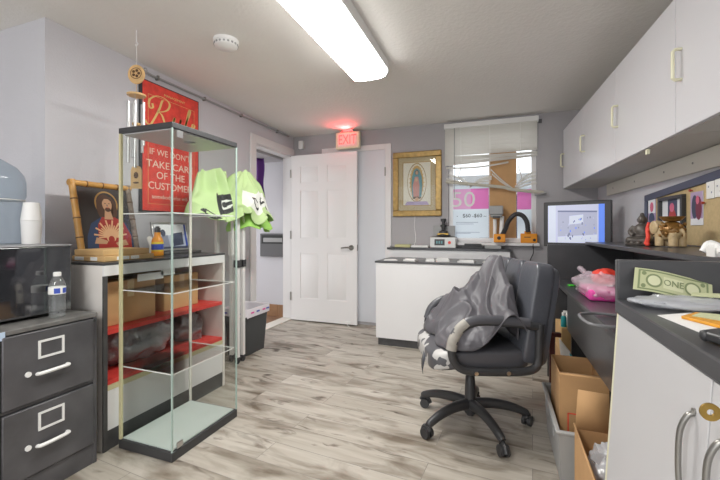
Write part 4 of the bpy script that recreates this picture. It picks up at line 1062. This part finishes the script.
r = thing('side_table', 'low dark stand behind the black desk panel that carries the monitor', 'stand', (.6, 3.6, 0))
b = MB(); b.box((.36, 3.19, DT-.025), (.90, 3.9, DT)); part('table_top', b, M['black'], r)
for x, y in ((.38, 3.21), (.88, 3.21), (.38, 3.88), (.88, 3.88)):
    b = MB(); b.box((x-.018, y-.018, 0), (x+.018, y+.018, DT-.025)); part('leg', b, M['black'], r)
ma = atan2(.35, .94)
r = thing('monitor', 'black computer monitor with a lit bluish screen', 'monitor', (.59, 3.46, DT), -ma)
b = MB(); b.box((-.24, 0, .232), (.245, .062, .605)); b.box((-.15, .062, .28), (.15, .10, .55)); part('monitor_case', b, M['blackpl'], r, local=True, bevel=.006)
T = fm((-.205, -.0008, .265), (1,0,0), (0,0,1)); w, h = .405, .31
b = MB(); b.box((0, 0, -.001), (w, h, 0), 0, T); b.poly([(0,0),(.06,0),(.06,h),(0,h)], .0003, 1, T); b.poly([(.365,0),(w,0),(w,h),(.365,h)], .0003, 2, T)
b.poly([(.075,.0),(.355,.0),(.355,.255),(.075,.265)], .0003, 3, T); b.poly([(.075,.255),(.355,.245),(.355,.257),(.075,.267)], .0005, 4, T)
random.seed(3)
b.poly([(.16,.15),(.26,.16),(.26,.23),(.16,.22)], .0006, 5, T); b.poly([(.075,.0),(.355,.0),(.355,.07),(.075,.05)], .0005, 1, T)
for i in range(40):
    x, y = random.uniform(.09, .34), random.uniform(.02, .2); s_ = random.uniform(.004, .014)
    b.poly([(x,y),(x+s_*.7,y),(x+s_*.6,y+s_*1.6),(x,y+s_*1.3)], .0008+.00004*i, random.choice((2, 4, 0, 4)), T)
part('screen', b, [M['scr_l'], M['scr_w'], M['scr_b'], M['scr_g'], M['scr_d'], M['scr_w']], r, local=True)
b = MB(); b.box((-.03, .064, .02), (.03, .09, .28)); b.box((-.12, -.03, .0005), (.12, .15, .02)); part('monitor_stand', b, M['blackpl'], r, local=True, bevel=.004)

# plastic bag with pink goods on the desk
b = MB(); b.box((.445, 2.24, DT+.001), (.66, 2.52, DT+.058)); solo('pink_package', b, M['pink'], 'bright pink folded package inside the clear plastic bag', 'package', bevel=.015, seg=3)
b = MB(); b.ball((.57, 2.47, DT+.105), (.07, .075, .045), 18, fn=crinkle(2, .012, 22)(Vector((.57, 2.47, DT+.105)))); solo('red_bundle', b, M['redor'], 'red orange bundle on top of the pink package', 'bundle')
def bagfn(p):
    c = Vector((.56, 2.45, DT+.06)); return crinkle(9, .028, 15)(c)(p)
b = MB(); b.ball((.545, 2.45, DT+.055), (.135, .25, .072), 30, fn=bagfn)
for p in b.v: p.z = max(p.z, DT+.0006); p.x = max(p.x, .41)
b.tube(spline([(.50, 2.60, DT+.09), (.49, 2.63, DT+.12), (.475, 2.66, DT+.135)], 5), .015, rs=[.012+.003*(i % 3) for i in range(11)])
solo('clear_bag', b, M['film'], 'clear plastic bag lying on the black desk', 'bag', weld=True)
b = MB(); T = Matrix.Translation((.50, 2.83, DT+.0008)) @ Matrix.Rotation(.5, 4, 'Z'); b.prism([(-.07, -.015), (.07, -.022), (.075, .015), (-.065, .02)], 0, .008, 0, T); solo('green_ruler', b, M['greenb'], 'bright green strip on the desk behind the plastic bag', 'strip', bevel=.002)
b = MB(); b.tube(spline([(.47, 1.87, .7475), (.39, 1.86, .752), (.325, 1.79, .758), (.312, 1.716, .758), (.329, 1.62, .756), (.40, 1.615, .752), (.455, 1.65, .7475)], 8), .0065, 10); b.box((.445, 1.635, .7405), (.48, 1.665, .756))
solo('cable_loop', b, mat('dark_grey_cable', '#7d7d80', .4), 'thick grey cable looping over the desk edge', 'cable')

# figurines on the raised shelf
r = thing('elephant_figurine', 'beige ceramic elephant figurine with dark gilt saddle on the raised shelf', 'figurine', (.80, 2.27, ST), radians(118))
b = MB(); b.ball((0, 0, .078), (.062, .046, .046), 12); b.ball((.066, 0, .098), (.036, .034, .036), 12)
for x in (-.036, .036):
    for y in (-.024, .024): b.cyl((x, y, .004), (x, y, .07), .0185, .02, 14)
b.tube(spline([(.09, 0, .10), (.108, 0, .075), (.112, 0, .045), (.122, 0, .03), (.132, 0, .036)], 6), .012, rs=[.017-.0004*i for i in range(25)])
for s_ in (-1, 1): b.tube([(.09, s_*.02, .085), (.115, s_*.026, .075)], .005)
b.tube(spline([(-.06, 0, .09), (-.07, 0, .07), (-.068, 0, .045)], 5), .005)
part('elephant_body', b, M['stone'], r, local=True, remesh=.0035)
for s_ in (-1, 1):
    b = MB(); b.ball((.052, s_*.04, .098), (.024, .007, .034), 12); part('ear', b, M['stone'], r, local=True)
b = MB(); b.ball((-.008, 0, .082), (.052, .0485, .0475), 14)
for i in range(22):
    a = i*2.4; z = .05+.07*(i/22); b.ball((-.01+.045*cos(a), .047*sin(a), z), .009, 6)
part('saddle_cloth', b, M['stoned'], r, local=True, label='dark brown and gilt saddle cloth')
b = MB(); b.lathe([(.0, .128), (.03, .128), (.05, .146), (.052, .152), (.04, .152), (.0, .146)], (-.008, 0, 0)); part('saddle_tray', b, M['stoned'], r, local=True)
b = MB(); b.tube(spline([(.085, .034, .125), (.092, .037, .09), (.082, .042, .05), (.09, .044, .012)], 6), .008, rs=[.006+.0003*i for i in range(19)]); b.ball((.085, .044, .014), (.012, .01, .012), 8); b.ball((.09, .036, .085), (.012, .008, .014), 8)
part('red_tassel', b, M['redor'], r, local=True, label='red tassel hanging on the front')
r = thing('seated_figurine', 'dark pewter seated figurine left of the elephant', 'figurine', (.745, 2.475, ST), radians(-120))
b = MB(); b.ball((0, 0, .03), (.055, .075, .028), 12); b.ball((0, 0, .075), (.034, .042, .05), 12); b.ball((.0, 0, .142), (.022, .021, .027), 12); b.ball((0, 0, .172), .010, 8)
for s_ in (-1, 1):
    b.tube(spline([(0, s_*.036, .105), (.012, s_*.052, .075), (.03, s_*.03, .055)], 5), .013); b.tube(spline([(.0, s_*.03, .035), (.045, s_*.05, .03), (.05, -s_*.005, .026)], 5), .018)
    b.ball((0, s_*.021, .14), (.005, .004, .012), 6)
b.ball((.021, 0, .14), (.005, .004, .006), 6)
part('figure', b, M['pewter'], r, local=True, remesh=.003)
b = MB(); b.lathe([(.0, .0005), (.075, .0005), (.08, .008), (.07, .016), (0, .017)])
for i in range(14):
    a = 2*pi*i/14; b.ball((.066*cos(a), .066*sin(a), .015), (.014, .014, .012), 7)
part('lotus_base', b, M['pewter'], r, local=True)
b = MB()
for i in range(4): b.tube(spline([(.635+.02*i, 1.44+.03*i, ST+.012), (.65, 1.48+.02*i, ST+.03+.004*i), (.69-.02*i, 1.54, ST+.014)], 6), .011)
b.box((.63, 1.47, ST+.001), (.68, 1.52, ST+.03)); solo('adapter', b, M['white'], 'bundled white cord and plug on the near end of the raised shelf', 'cord')

# ------------------------------------------------------------------ near cabinet on the right
NT = .955; nx = .25
r = thing('storage_cabinet', 'grey-white near cabinet with black top and raised back lip', 'cabinet', (.6, .5, 0))
b = MB(); b.box((nx+.022, -.35, .0), (.95, 1.0, NT-.03)); part('cabinet_body', b, M['panel'], r)
b = MB(); b.box((nx-.004, -.36, NT-.029), (.97, .988, NT)); part('cabinet_top', b, M['black'], r, bevel=.003)
b = MB(); b.box((nx+.002, .99, NT-.02), (.97, 1.012, 1.043)); part('back_lip', b, M['black'], r, bevel=.003)
ys = .588
def sheared(y0, y1, z0, z1, x0, x1, sh):
    return [(x0-sh, y0, z0), (x1-sh, y0, z0), (x1-sh, y1, z0), (x0-sh, y1, z0), (x0, y0, z1), (x1, y0, z1), (x1, y1, z1), (x0, y1, z1)]
FB = [(0,3,2,1),(4,5,6,7),(0,1,5,4),(1,2,6,5),(2,3,7,6),(3,0,4,7)]
for y0, y1, hy_, lb in ((ys+.002, .975, .624, None), (.19, ys-.002, .552, None)):
    b = MB(); b.add(sheared(y0, y1, .03, NT-.031, nx, nx+.018, .055), FB); d = part('door', b, mat('cool_grey_laminate', '#c9c8ca', .35), r, bevel=.001)
    b = MB(); P = spline([(nx-.004, hy_, .866), (nx-.012, hy_, .860), (nx-.019, hy_+.002, .838), (nx-.021, hy_+.002, .80), (nx-.020, hy_, .765), (nx-.013, hy_, .752)], 6); b.tube(P, .0036, 12, flat=1.1); b.cyl((nx+.001, hy_, .868), (nx-.006, hy_, .868), .0042); part('handle', b, M['nickel'], d)
b = MB(); b.add(sheared(.9755, .99, .03, NT-.031, nx+.001, nx+.019, .055), FB); part('edge_strip', b, M['creamplastic'], r, label='pale yellow edge strip')
k = thing('key', 'brass key in the lock of the near cabinet', 'key', (nx, .525, .905))
T = fm((nx-.029, .526, .908), (1,0,0), (0,0,1))
b = MB(); b.ring(0, 0, .0098, .0035, 0, 0, T, 24); b.ring(0, 0, .0098, .0035, .0025, 0, T, 24)
for ro in (.0098, .0035):
    vs = [(ro*cos(2*pi*i/24), ro*sin(2*pi*i/24), z) for z in (0, .0025) for i in range(24)]; b.add(vs, [(i, (i+1) % 24, 24+(i+1) % 24, 24+i) for i in range(24)], 0, T)
part('key_bow', b, M['brass'], k); b = MB(); b.box((.009, -.004, 0), (.033, .004, .0025), T=T); part('key_blade', b, M['brass'], k)

# on top of the near cabinet
def bag2(p):
    return crinkle(6, .014, 30)(Vector((.36, .90, NT+.01)))(p)
b = MB(); b.ball((.375, .915, NT+.011), (.125, .052, .011), 26, fn=bag2)
for p in b.v: p.z = max(p.z, NT+.0006); p.y = min(p.y, .984); p.z = min(p.z, NT+.026)
solo('plastic_sleeve', b, M['bubble'], 'crumpled clear plastic sleeve under the dollar bill', 'bag', weld=True)
def bill(name, o, right, up, label, w=.142, h=.060, curl=.004):
    T = fm(o, right, up); r = thing(name, label, 'banknote', o)
    def P(x, y, off=0): return T @ Vector((x*w, y*h, off+curl*sin(pi*x)+curl*.5*sin(2*pi*x)))
    b = MB(); b.grid(lambda u, v: P(u, v), 24, 6); part('note_paper', b, M['bill'], r)
    b = MB()
    def patch(x0, x1, y0, y1, off, mi, n=16): b.grid(lambda u, v: P(x0+(x1-x0)*u, y0+(y1-y0)*v, off), n, 2, mi)
    for x0, x1, y0, y1 in ((.05, .95, .88, .94), (.05, .95, .06, .12), (.05, .075, .12, .88), (.925, .95, .12, .88)): patch(x0, x1, y0, y1, .0005, 0)
    def disc(cx, cy, rx, ry, off, mi):
        n = 24; vs = [P(cx, cy, off)]+[P(cx+rx*cos(2*pi*i/n), cy+ry*sin(2*pi*i/n), off) for i in range(n)]
        b.add(vs, [(0, 1+i, 1+(i+1) % n) for i in range(n)], mi)
    disc(.25, .5, .105, .3, .0006, 0); disc(.25, .5, .08, .22, .0009, 1); disc(.75, .5, .105, .3, .0006, 0); disc(.75, .5, .08, .22, .0009, 1); patch(.37, .63, .25, .75, .0005, 1)
    for cx_ in (.12, .88):
        for cy_ in (.78, .22): disc(cx_, cy_, .03, .09, .0007, 0)
    part('note_print', b, [M['billd'], M['billl']], r)
    b = MB(); text(b, 'ONE', .022, T @ Matrix.Translation((w*.5, h*.5, curl+.0016)), sx=.8); part('note_lettering', b, M['billd'], r)
    return r
bill('dollar_bill', (.268, .945, .985), (.146, .010, -.030), (.016, .042, .046), 'pale green one dollar bill leaning against the black lip of the near cabinet')
b = MB(); T = Matrix.Translation((.40, .905, .983)) @ Matrix.Rotation(-.1, 4, 'Z'); b.prism([(-.05, -.012), (.12, -.03), (.12, .035), (-.04, .02)], 0, .003, 0, T); solo('envelope', b, M['bill'], 'pale green folded paper strip lying in front of the dollar bill', 'paper')
b = MB(); b.prism([(.270, .820), (.335, .865), (.56, .78), (.50, .60), (.285, .70)], NT+.0006, NT+.0016); solo('paper_sheet', b, M['paper'], 'white paper sheet under the gold folder on the near cabinet', 'paper')
r = thing('gold_folder', 'gold orange edged folder on the near cabinet top', 'folder', (.39, .75, NT))
b = MB(); b.prism([(.297, .800), (.335, .845), (.55, .775), (.52, .665), (.325, .735)], NT+.002, NT+.007); part('folder_cover', b, M['goldp'], r, bevel=.001)
b = MB(); b.prism([(.312, .800), (.338, .835), (.54, .765), (.52, .700), (.345, .768)], NT+.0072, NT+.0085); part('folder_note', b, M['bill'], r)
r = thing('phone_case', 'black ribbed rubber case at the near edge of the cabinet top', 'case', (.33, .62, NT))
b = MB(); b.prism([(.262, .655), (.30, .685), (.47, .62), (.45, .53), (.30, .575)], NT+.003, NT+.016); part('case_body', b, M['blackpl'], r, bevel=.004)
b = MB()
for i in range(6):
    p = Vector((.268, .650, 0)).lerp(Vector((.325, .572, 0)), i/5); b.ball((p.x, p.y, NT+.0095), (.006, .006, .008), 10)
part('rubber_ribs', b, M['blackpl'], r)

# ------------------------------------------------------------------ boxes, tub and stuff below the desk
def open_box(name, x0, x1, y0, y1, z0, z1, label, m, flaps=(), t=.005, tear=None):
    r = thing(name, label, 'box', ((x0+x1)/2, (y0+y1)/2, z0))
    b = MB(); b.box((x0, y0, z0+.0005), (x1, y1, z0+t)); b.box((x0, y0, z0+t), (x0+t, y1, z1)); b.box((x1-t, y0, z0+t), (x1, y1, z1)); b.box((x0+t, y0, z0+t), (x1-t, y0+t, z1)); b.box((x0+t, y1-t, z0+t), (x1-t, y1, z1))
    part('box_body', b, m, r)
    for q in flaps:
        b = MB(); b.add(q, [(0,1,2,3)]); part('flap', b, m, r, solid=t)
    return r
r = open_box('cardboard_box', .268, .465, 1.95, 2.25, .09, .442, 'open brown cardboard box with a red printed outline standing in the grey tub', M['cardb'],
    flaps=([(.270,1.952,.441),(.463,1.952,.441),(.46,2.03,.425),(.275,2.03,.425)],))
T = fm((.335, 1.9492, .20), (1,0,0), (0,0,1)); b = MB()
for lo, hi in (((-.035,-.07,0),(-.030,.07,.0006)), ((-.035,.065,0),(.035,.07,.0006)), ((-.035,-.07,0),(.035,-.065,.0006)), ((.03,-.07,0),(.035,.07,.0006))): b.box(lo, hi, T=T)
part('printed_outline', b, M['redor'], r)
r = open_box('cardboard_box', .29, .50, 1.30, 1.72, .0, .31, 'open brown cardboard box nearest the viewer with wrapped bottles inside', M['cardb'],
    flaps=([(.292,1.718,.31),(.415,1.718,.31),(.413,1.735,.457),(.305,1.735,.462)], [(.292,1.305,.31),(.292,1.70,.31),(.282,1.69,.345),(.275,1.32,.35)]))
b = MB(); b.ball((.375, 1.54, .27), (.065, .11, .07), 22, fn=crinkle(4, .03, 20)(Vector((.375, 1.54, .27)))); solo('bubble_wrap', b, M['bubble'], 'crumpled clear plastic wrap in the nearest cardboard box', 'packaging', weld=True)
b = MB(); T = Matrix.Translation((.36, 1.44, .18)) @ Matrix.Rotation(.5, 4, 'Y') @ Matrix.Rotation(.4, 4, 'X'); b.lathe([(0, 0), (.022, 0), (.022, .13), (.01, .15), (.01, .17), (0, .17)], mi=0, T=T); solo('white_bottle', b, M['white'], 'white bottle poking out of the nearest cardboard box', 'bottle')
b = MB(); T = Matrix.Translation((.41, 1.40, .17)) @ Matrix.Rotation(.15, 4, 'Y'); b.lathe([(0, 0), (.02, 0), (.02, .14), (.01, .16), (0, .17)], T=T); solo('blue_bottle', b, M['blue'], 'blue printed packet at the right inside the nearest cardboard box', 'packet')
r = thing('grey_tub', 'grey plastic tub on the floor holding a cardboard box', 'tub', (.36, 2.06, 0))
def tubring(x0, x1, y0, y1, z): return [(x0,y0,z),(x1,y0,z),(x1,y1,z),(x0,y1,z)]
b = loft([tubring(.257, .48, 1.83, 2.32, .001), tubring(.243, .494, 1.80, 2.34, .235), tubring(.232, .500, 1.79, 2.35, .24), tubring(.232, .500, 1.79, 2.35, .252), tubring(.25, .488, 1.81, 2.33, .252), tubring(.263, .472, 1.84, 2.31, .08)])
b.add(tubring(.263, .472, 1.84, 2.31, .08), [(0,1,2,3)]); part('tub_body', b, M['tubgrey'], r, bevel=.004)
b = MB(); b.box((.2405, 1.95, .15), (.2465, 2.12, .2)); part('tub_handle', b, M['grey'], r)

carton('cardboard_box', (.40, 2.80, .0), (.72, 3.13, .28), 'large brown carton deep under the desk behind the grey tub', M['cardb'])
carton('cardboard_box', (.395, 2.80, .2812), (.66, 3.08, .46), 'tan box on top of the carton deep under the desk', M['cardb2'], False)
b = MB(); b.box((.44, 2.86, .4605), (.60, 3.05, .53)); r = solo('white_packet', b, M['paper'], 'white packet on the tan box under the desk', 'packet', bevel=.004)
r = thing('teal_bottle', 'small teal capped bottle on the tan box under the desk', 'bottle', (.415, 2.84, .4605))
b = MB(); b.lathe([(0, .0005), (.018, .0005), (.018, .06), (.01, .075)], n=20); part('bottle_body', b, M['teal'], r, local=True); b = MB(); b.lathe([(.012, .074), (.012, .095), (0, .096)], n=20); part('bottle_cap', b, M['white'], r, local=True)
for i, (y, x, z, m_, lb) in enumerate(((2.70, .375, .30, 'paper', 'white papers slipping down in front of the tan box under the desk'), (2.50, .40, .27, 'teal', 'teal folder standing with the papers under the desk'))):
    b = MB(); T = fm((x+.03, y, .0015), (.25, -.97, 0), (-.10, 0, 1)); b.prism([(0, 0), (.17, 0), (.16, z+.08), (.02, z+.12)], 0, .004, 0, T); solo('papers', b, M[m_], lb, 'papers')
b = MB(); b.box((.303, 2.62, .0005), (.333, 2.65, .44)); b.box((.303, 2.62, .44), (.37, 2.655, .465)); solo('stool_leg', b, M['maroon'], 'dark maroon wooden post standing behind the office chair', 'wood post', bevel=.003)

# ------------------------------------------------------------------ office chair + jacket
cr_ = radians(201.7); cc = (-.15, 2.24, 0)
r = thing('office_chair', 'worn black leather office chair on a five-star wheeled base', 'chair', cc, cr_)
b = MB(); b.lathe([(.0, .062), (.03, .062), (.034, .07), (.034, .12), (.030, .135), (.030, .20), (.026, .27), (.022, .275), (.022, .40), (0, .40)], n=24); b.cyl((.0, .0, .05), (0, 0, .062), .02); part('gas_column', b, M['blackpl'], r, local=True)
for i in range(5):
    a = radians(15+72*i)-cr_; T = Matrix.Rotation(a, 4, 'Z')
    P = spline([(.02, 0, .118), (.12, 0, .122), (.22, 0, .108), (.295, 0, .082), (.315, 0, .07)], 6)
    b = MB(); b.tube(P, .022, 12, T=T, rs=[.031-.0125*j/(len(P)-1) for j in range(len(P))], flat=.95); lg = part('base_leg', b, M['blackpl'], r, local=True, label=None)
    ca_ = a+.9+i*1.3; ctr = T @ Vector((.312, 0, 0)); T2 = Matrix.Translation(ctr) @ Matrix.Rotation(ca_, 4, 'Z')
    b = MB()
    for s_ in (-1, 1): b.cyl((.012, s_*.006, .0285), (.012, s_*.024, .0285), .028, n=22, T=T2)
    b.cyl((0, 0, .028), (0, 0, .075), .008, T=T2); b.tube(spline([(-.014, 0, .045), (0, 0, .062), (.03, 0, .056), (.044, 0, .03)], 5), .012, 8, T=T2); part('caster', b, M['blackpl'], lg, local=True)
b = MB(); b.box((-.11, -.10, .37), (.11, .10, .40)); b.cyl((.06, .06, .355), (.19, .09, .36), .02, n=12); b.cyl((.05, -.05, .36), (.05, -.2, .365), .007); part('tilt_mechanism', b, M['blackpl'], r, local=True, bevel=.004)
def pillow(x0, x1, y0, y1, z0, z1, e=.35, n=14, T=None, b=None, tuft=None):
    """superellipsoid cushion"""
    b = b or MB(); c = Vector(((x0+x1)/2, (y0+y1)/2, (z0+z1)/2)); h = Vector(((x1-x0)/2, (y1-y0)/2, (z1-z0)/2))
    def f(p):
        def pw(v, k): return math.copysign(abs(v)**k, v)
        d = Vector((p.x, p.y, p.z)); 
        ph = math.asin(max(-1, min(1, d.z))); a = atan2(d.y, d.x)
        q = Vector((h.x*pw(cos(ph), e)*pw(cos(a), e), h.y*pw(cos(ph), e)*pw(sin(a), e), h.z*pw(sin(ph), e)))
        return c+q
    b.ball((0,0,0), 1., n, 0, None, f)
    if T is not None:
        k = len(b.v)-(2*n*(n-1)+2)
        for i in range(k, len(b.v)): b.v[i] = T @ b.v[i]
    return b
b = pillow(-.25, .275, -.265, .265, .395, .505, .32, 26)
for p in b.v:
    if p.x > .16: p.z -= (p.x-.16)**2*2.2
part('seat', b, M['seat'], r, local=True, weld=True)
b = MB(); q = [(.285, .02), (.283, .07)]; b.add([(.274, .03, .43), (.270, .08, .43), (.282, .075, .38), (.288, .07, .335), (.284, .06, .31), (.288, .045, .345), (.286, .03, .38)], [(0,1,2,3,4,5,6)]); part('torn_strip', b, M['leather'], r, local=True, solid=.003)
Tb = Matrix.Translation((-.23, 0, .445)) @ Matrix.Rotation(radians(-9), 4, 'Y')
b = MB()
for y0, y1 in ((-.275, -.083), (-.098, .098), (.083, .275)): pillow(-.055, .055, y0, y1, -.02, .50, .3, 20, Tb, b)
part('backrest', b, M['leather'], r, local=True, weld=True)
b = MB(); pillow(-.085, -.03, -.265, .265, -.03, .485, .22, 18, Tb, b); part('back_shell', b, M['leather'], r, local=True, weld=True)
for s_ in (-1, 1):
    b = MB(); y = s_*.292
    P = spline([(-.25, y, .47), (-.235, y, .425), (-.17, y, .405), (.0, y, .405), (.12, y, .415), (.175, y, .46), (.185, y, .53), (.155, y, .60), (.09, y, .645), (.0, y, .655), (-.13, y, .645), (-.255, y, .625)], 7)
    b.tube(P, .0175, 12, flat=1.2); b.cyl((-.25, y, .44), (-.255, y, .64), .02, n=12); a_ = part('armrest', b, M['blackpl'], r, local=True)
    b = MB(); P = spline([(.186, y, .535), (.158, y, .606), (.09, y, .655), (.0, y, .662), (-.12, y, .653), (-.20, y, .644)], 7); b.tube(P, .0195, 12, flat=1.35); part('arm_pad', b, mat('grey_worn_arm_pad', '#55555a', .35, vary=.1, vscale=6), a_, local=True)
    for x in (.07, -.09):
        b = MB(); b.cyl((x, y+s_*.021, .405), (x, y+s_*.026, .405), .010); part('bolt', b, M['chrome'], a_, local=True)
    b = MB(); b.box((-.02, min(y, s_*.2), .385), (.06, max(y, s_*.2), .405)); part('arm_mount', b, M['blackpl'], a_, local=True)
b = MB(); P = spline([(.189, .292, .515), (.178, .292, .565), (.15, .292, .615), (.11, .292, .65)], 6); b.tube(P, .0205, 12, flat=1.32); part('worn_patch', b, mat('pale_worn_vinyl', '#a9a49c', .6, vary=.15, vscale=30), r, local=True, label='pale worn patch on the near armrest')

def jacket(u, v):
    x = -.185+.395*u; y = -.285+.60*v
    y += .035*noise.noise(Vector((u*4, 1.7, v*1.5)))*(abs(v-.5)*2)**2; y *= 1-.16*u*u
    x += .04*noise.noise(Vector((2.2, v*4, .3)))*u*u
    def g(ax, sx, ay, sy): return math.exp(-((x-ax)/sx)**2-((y-ay)/sy)**2)
    h = .325*g(-.19, .13, .035, .15)+.15*g(-.16, .14, -.12, .14)+.17*g(-.03, .13, -.05, .19)+.10*g(.10, .09, -.10, .16)+.05*g(.11, .11, .10, .12)+.13*g(-.13, .14, .19, .10)
    wx, wy = noise.noise(Vector((x*5, y*5, 3))), noise.noise(Vector((x*5+9, y*5, 6)))
    X, Yq = x+.05*wx, y+.05*wy
    f1 = (1-min(1, abs(noise.noise(Vector((X*4.5+Yq*3, Yq*7-X*3, 2.))))*2.6))**1.4*.050
    f2 = (1-min(1, abs(noise.noise(Vector((X*11-Yq*4, Yq*9+X*6, 5.))))*2.4))**1.6*.011
    f3 = (1-min(1, abs(noise.noise(Vector((X*22, Yq*20, 8.))))*2.2))*.003
    e = min(1, min(u, 1-u, v, 1-v)/.05); e = sqrt(max(0, e))
    z = .502+(.012+h+(f1+f2+f3)*(1-.3*(h > .3)))*(.12+.88*e)
    if x > .16: z -= (x-.16)**2*2.
    lobe = math.exp(-((x+.11)/.10)**2)
    if y > .215 and x < .10: z = max(z, .50+(.215-.6*max(0, y-.285))*lobe+.02*wx)
    return (x, y, z)
b = MB(); b.grid(jacket, 96, 96)
for p in b.v: p.xyz = (Matrix.Translation(cc) @ Matrix.Rotation(cr_, 4, 'Z')) @ p
jk = solo('jacket', b, M['jacket'], 'crumpled charcoal jacket thrown over the seat of the office chair', 'jacket', solid=.008, subs=1)

# ------------------------------------------------------------------ camera, light, look
cam = bpy.data.cameras.new('camera'); co = bpy.data.objects.new('camera', cam); COL.objects.link(co)
co.location = (0, 0, 1.11); co.rotation_euler = (pi/2, 0, atan(138/375))
cam.sensor_width = 36; cam.lens = 375/720*36; cam.shift_y = -10/720; cam.clip_start = .02
SC.camera = co

w = bpy.data.worlds.new('daylight'); SC.world = w; w.use_nodes = True
bg = w.node_tree.nodes['Background']; bg.inputs[0].default_value = (.96, .98, 1, 1); bg.inputs[1].default_value = 1.9
pl = bpy.data.lights.new('exit_glow', 'SPOT'); pl.energy = 7; pl.color = (1, .08, .08); pl.shadow_soft_size = .03; pl.spot_size = radians(130); pl.spot_blend = .8
po = bpy.data.objects.new('exit_glow', pl); COL.objects.link(po); po.location = (-1.64, 4.0, 2.20); po.rotation_euler = Vector((0, -.75, .65)).to_track_quat('-Z', 'Y').to_euler()

SC.view_settings.view_transform = 'Standard'; SC.view_settings.look = 'None'
SC.view_settings.gamma = 1; SC.view_settings.use_curve_mapping = False
SC.view_settings.exposure = 0.15
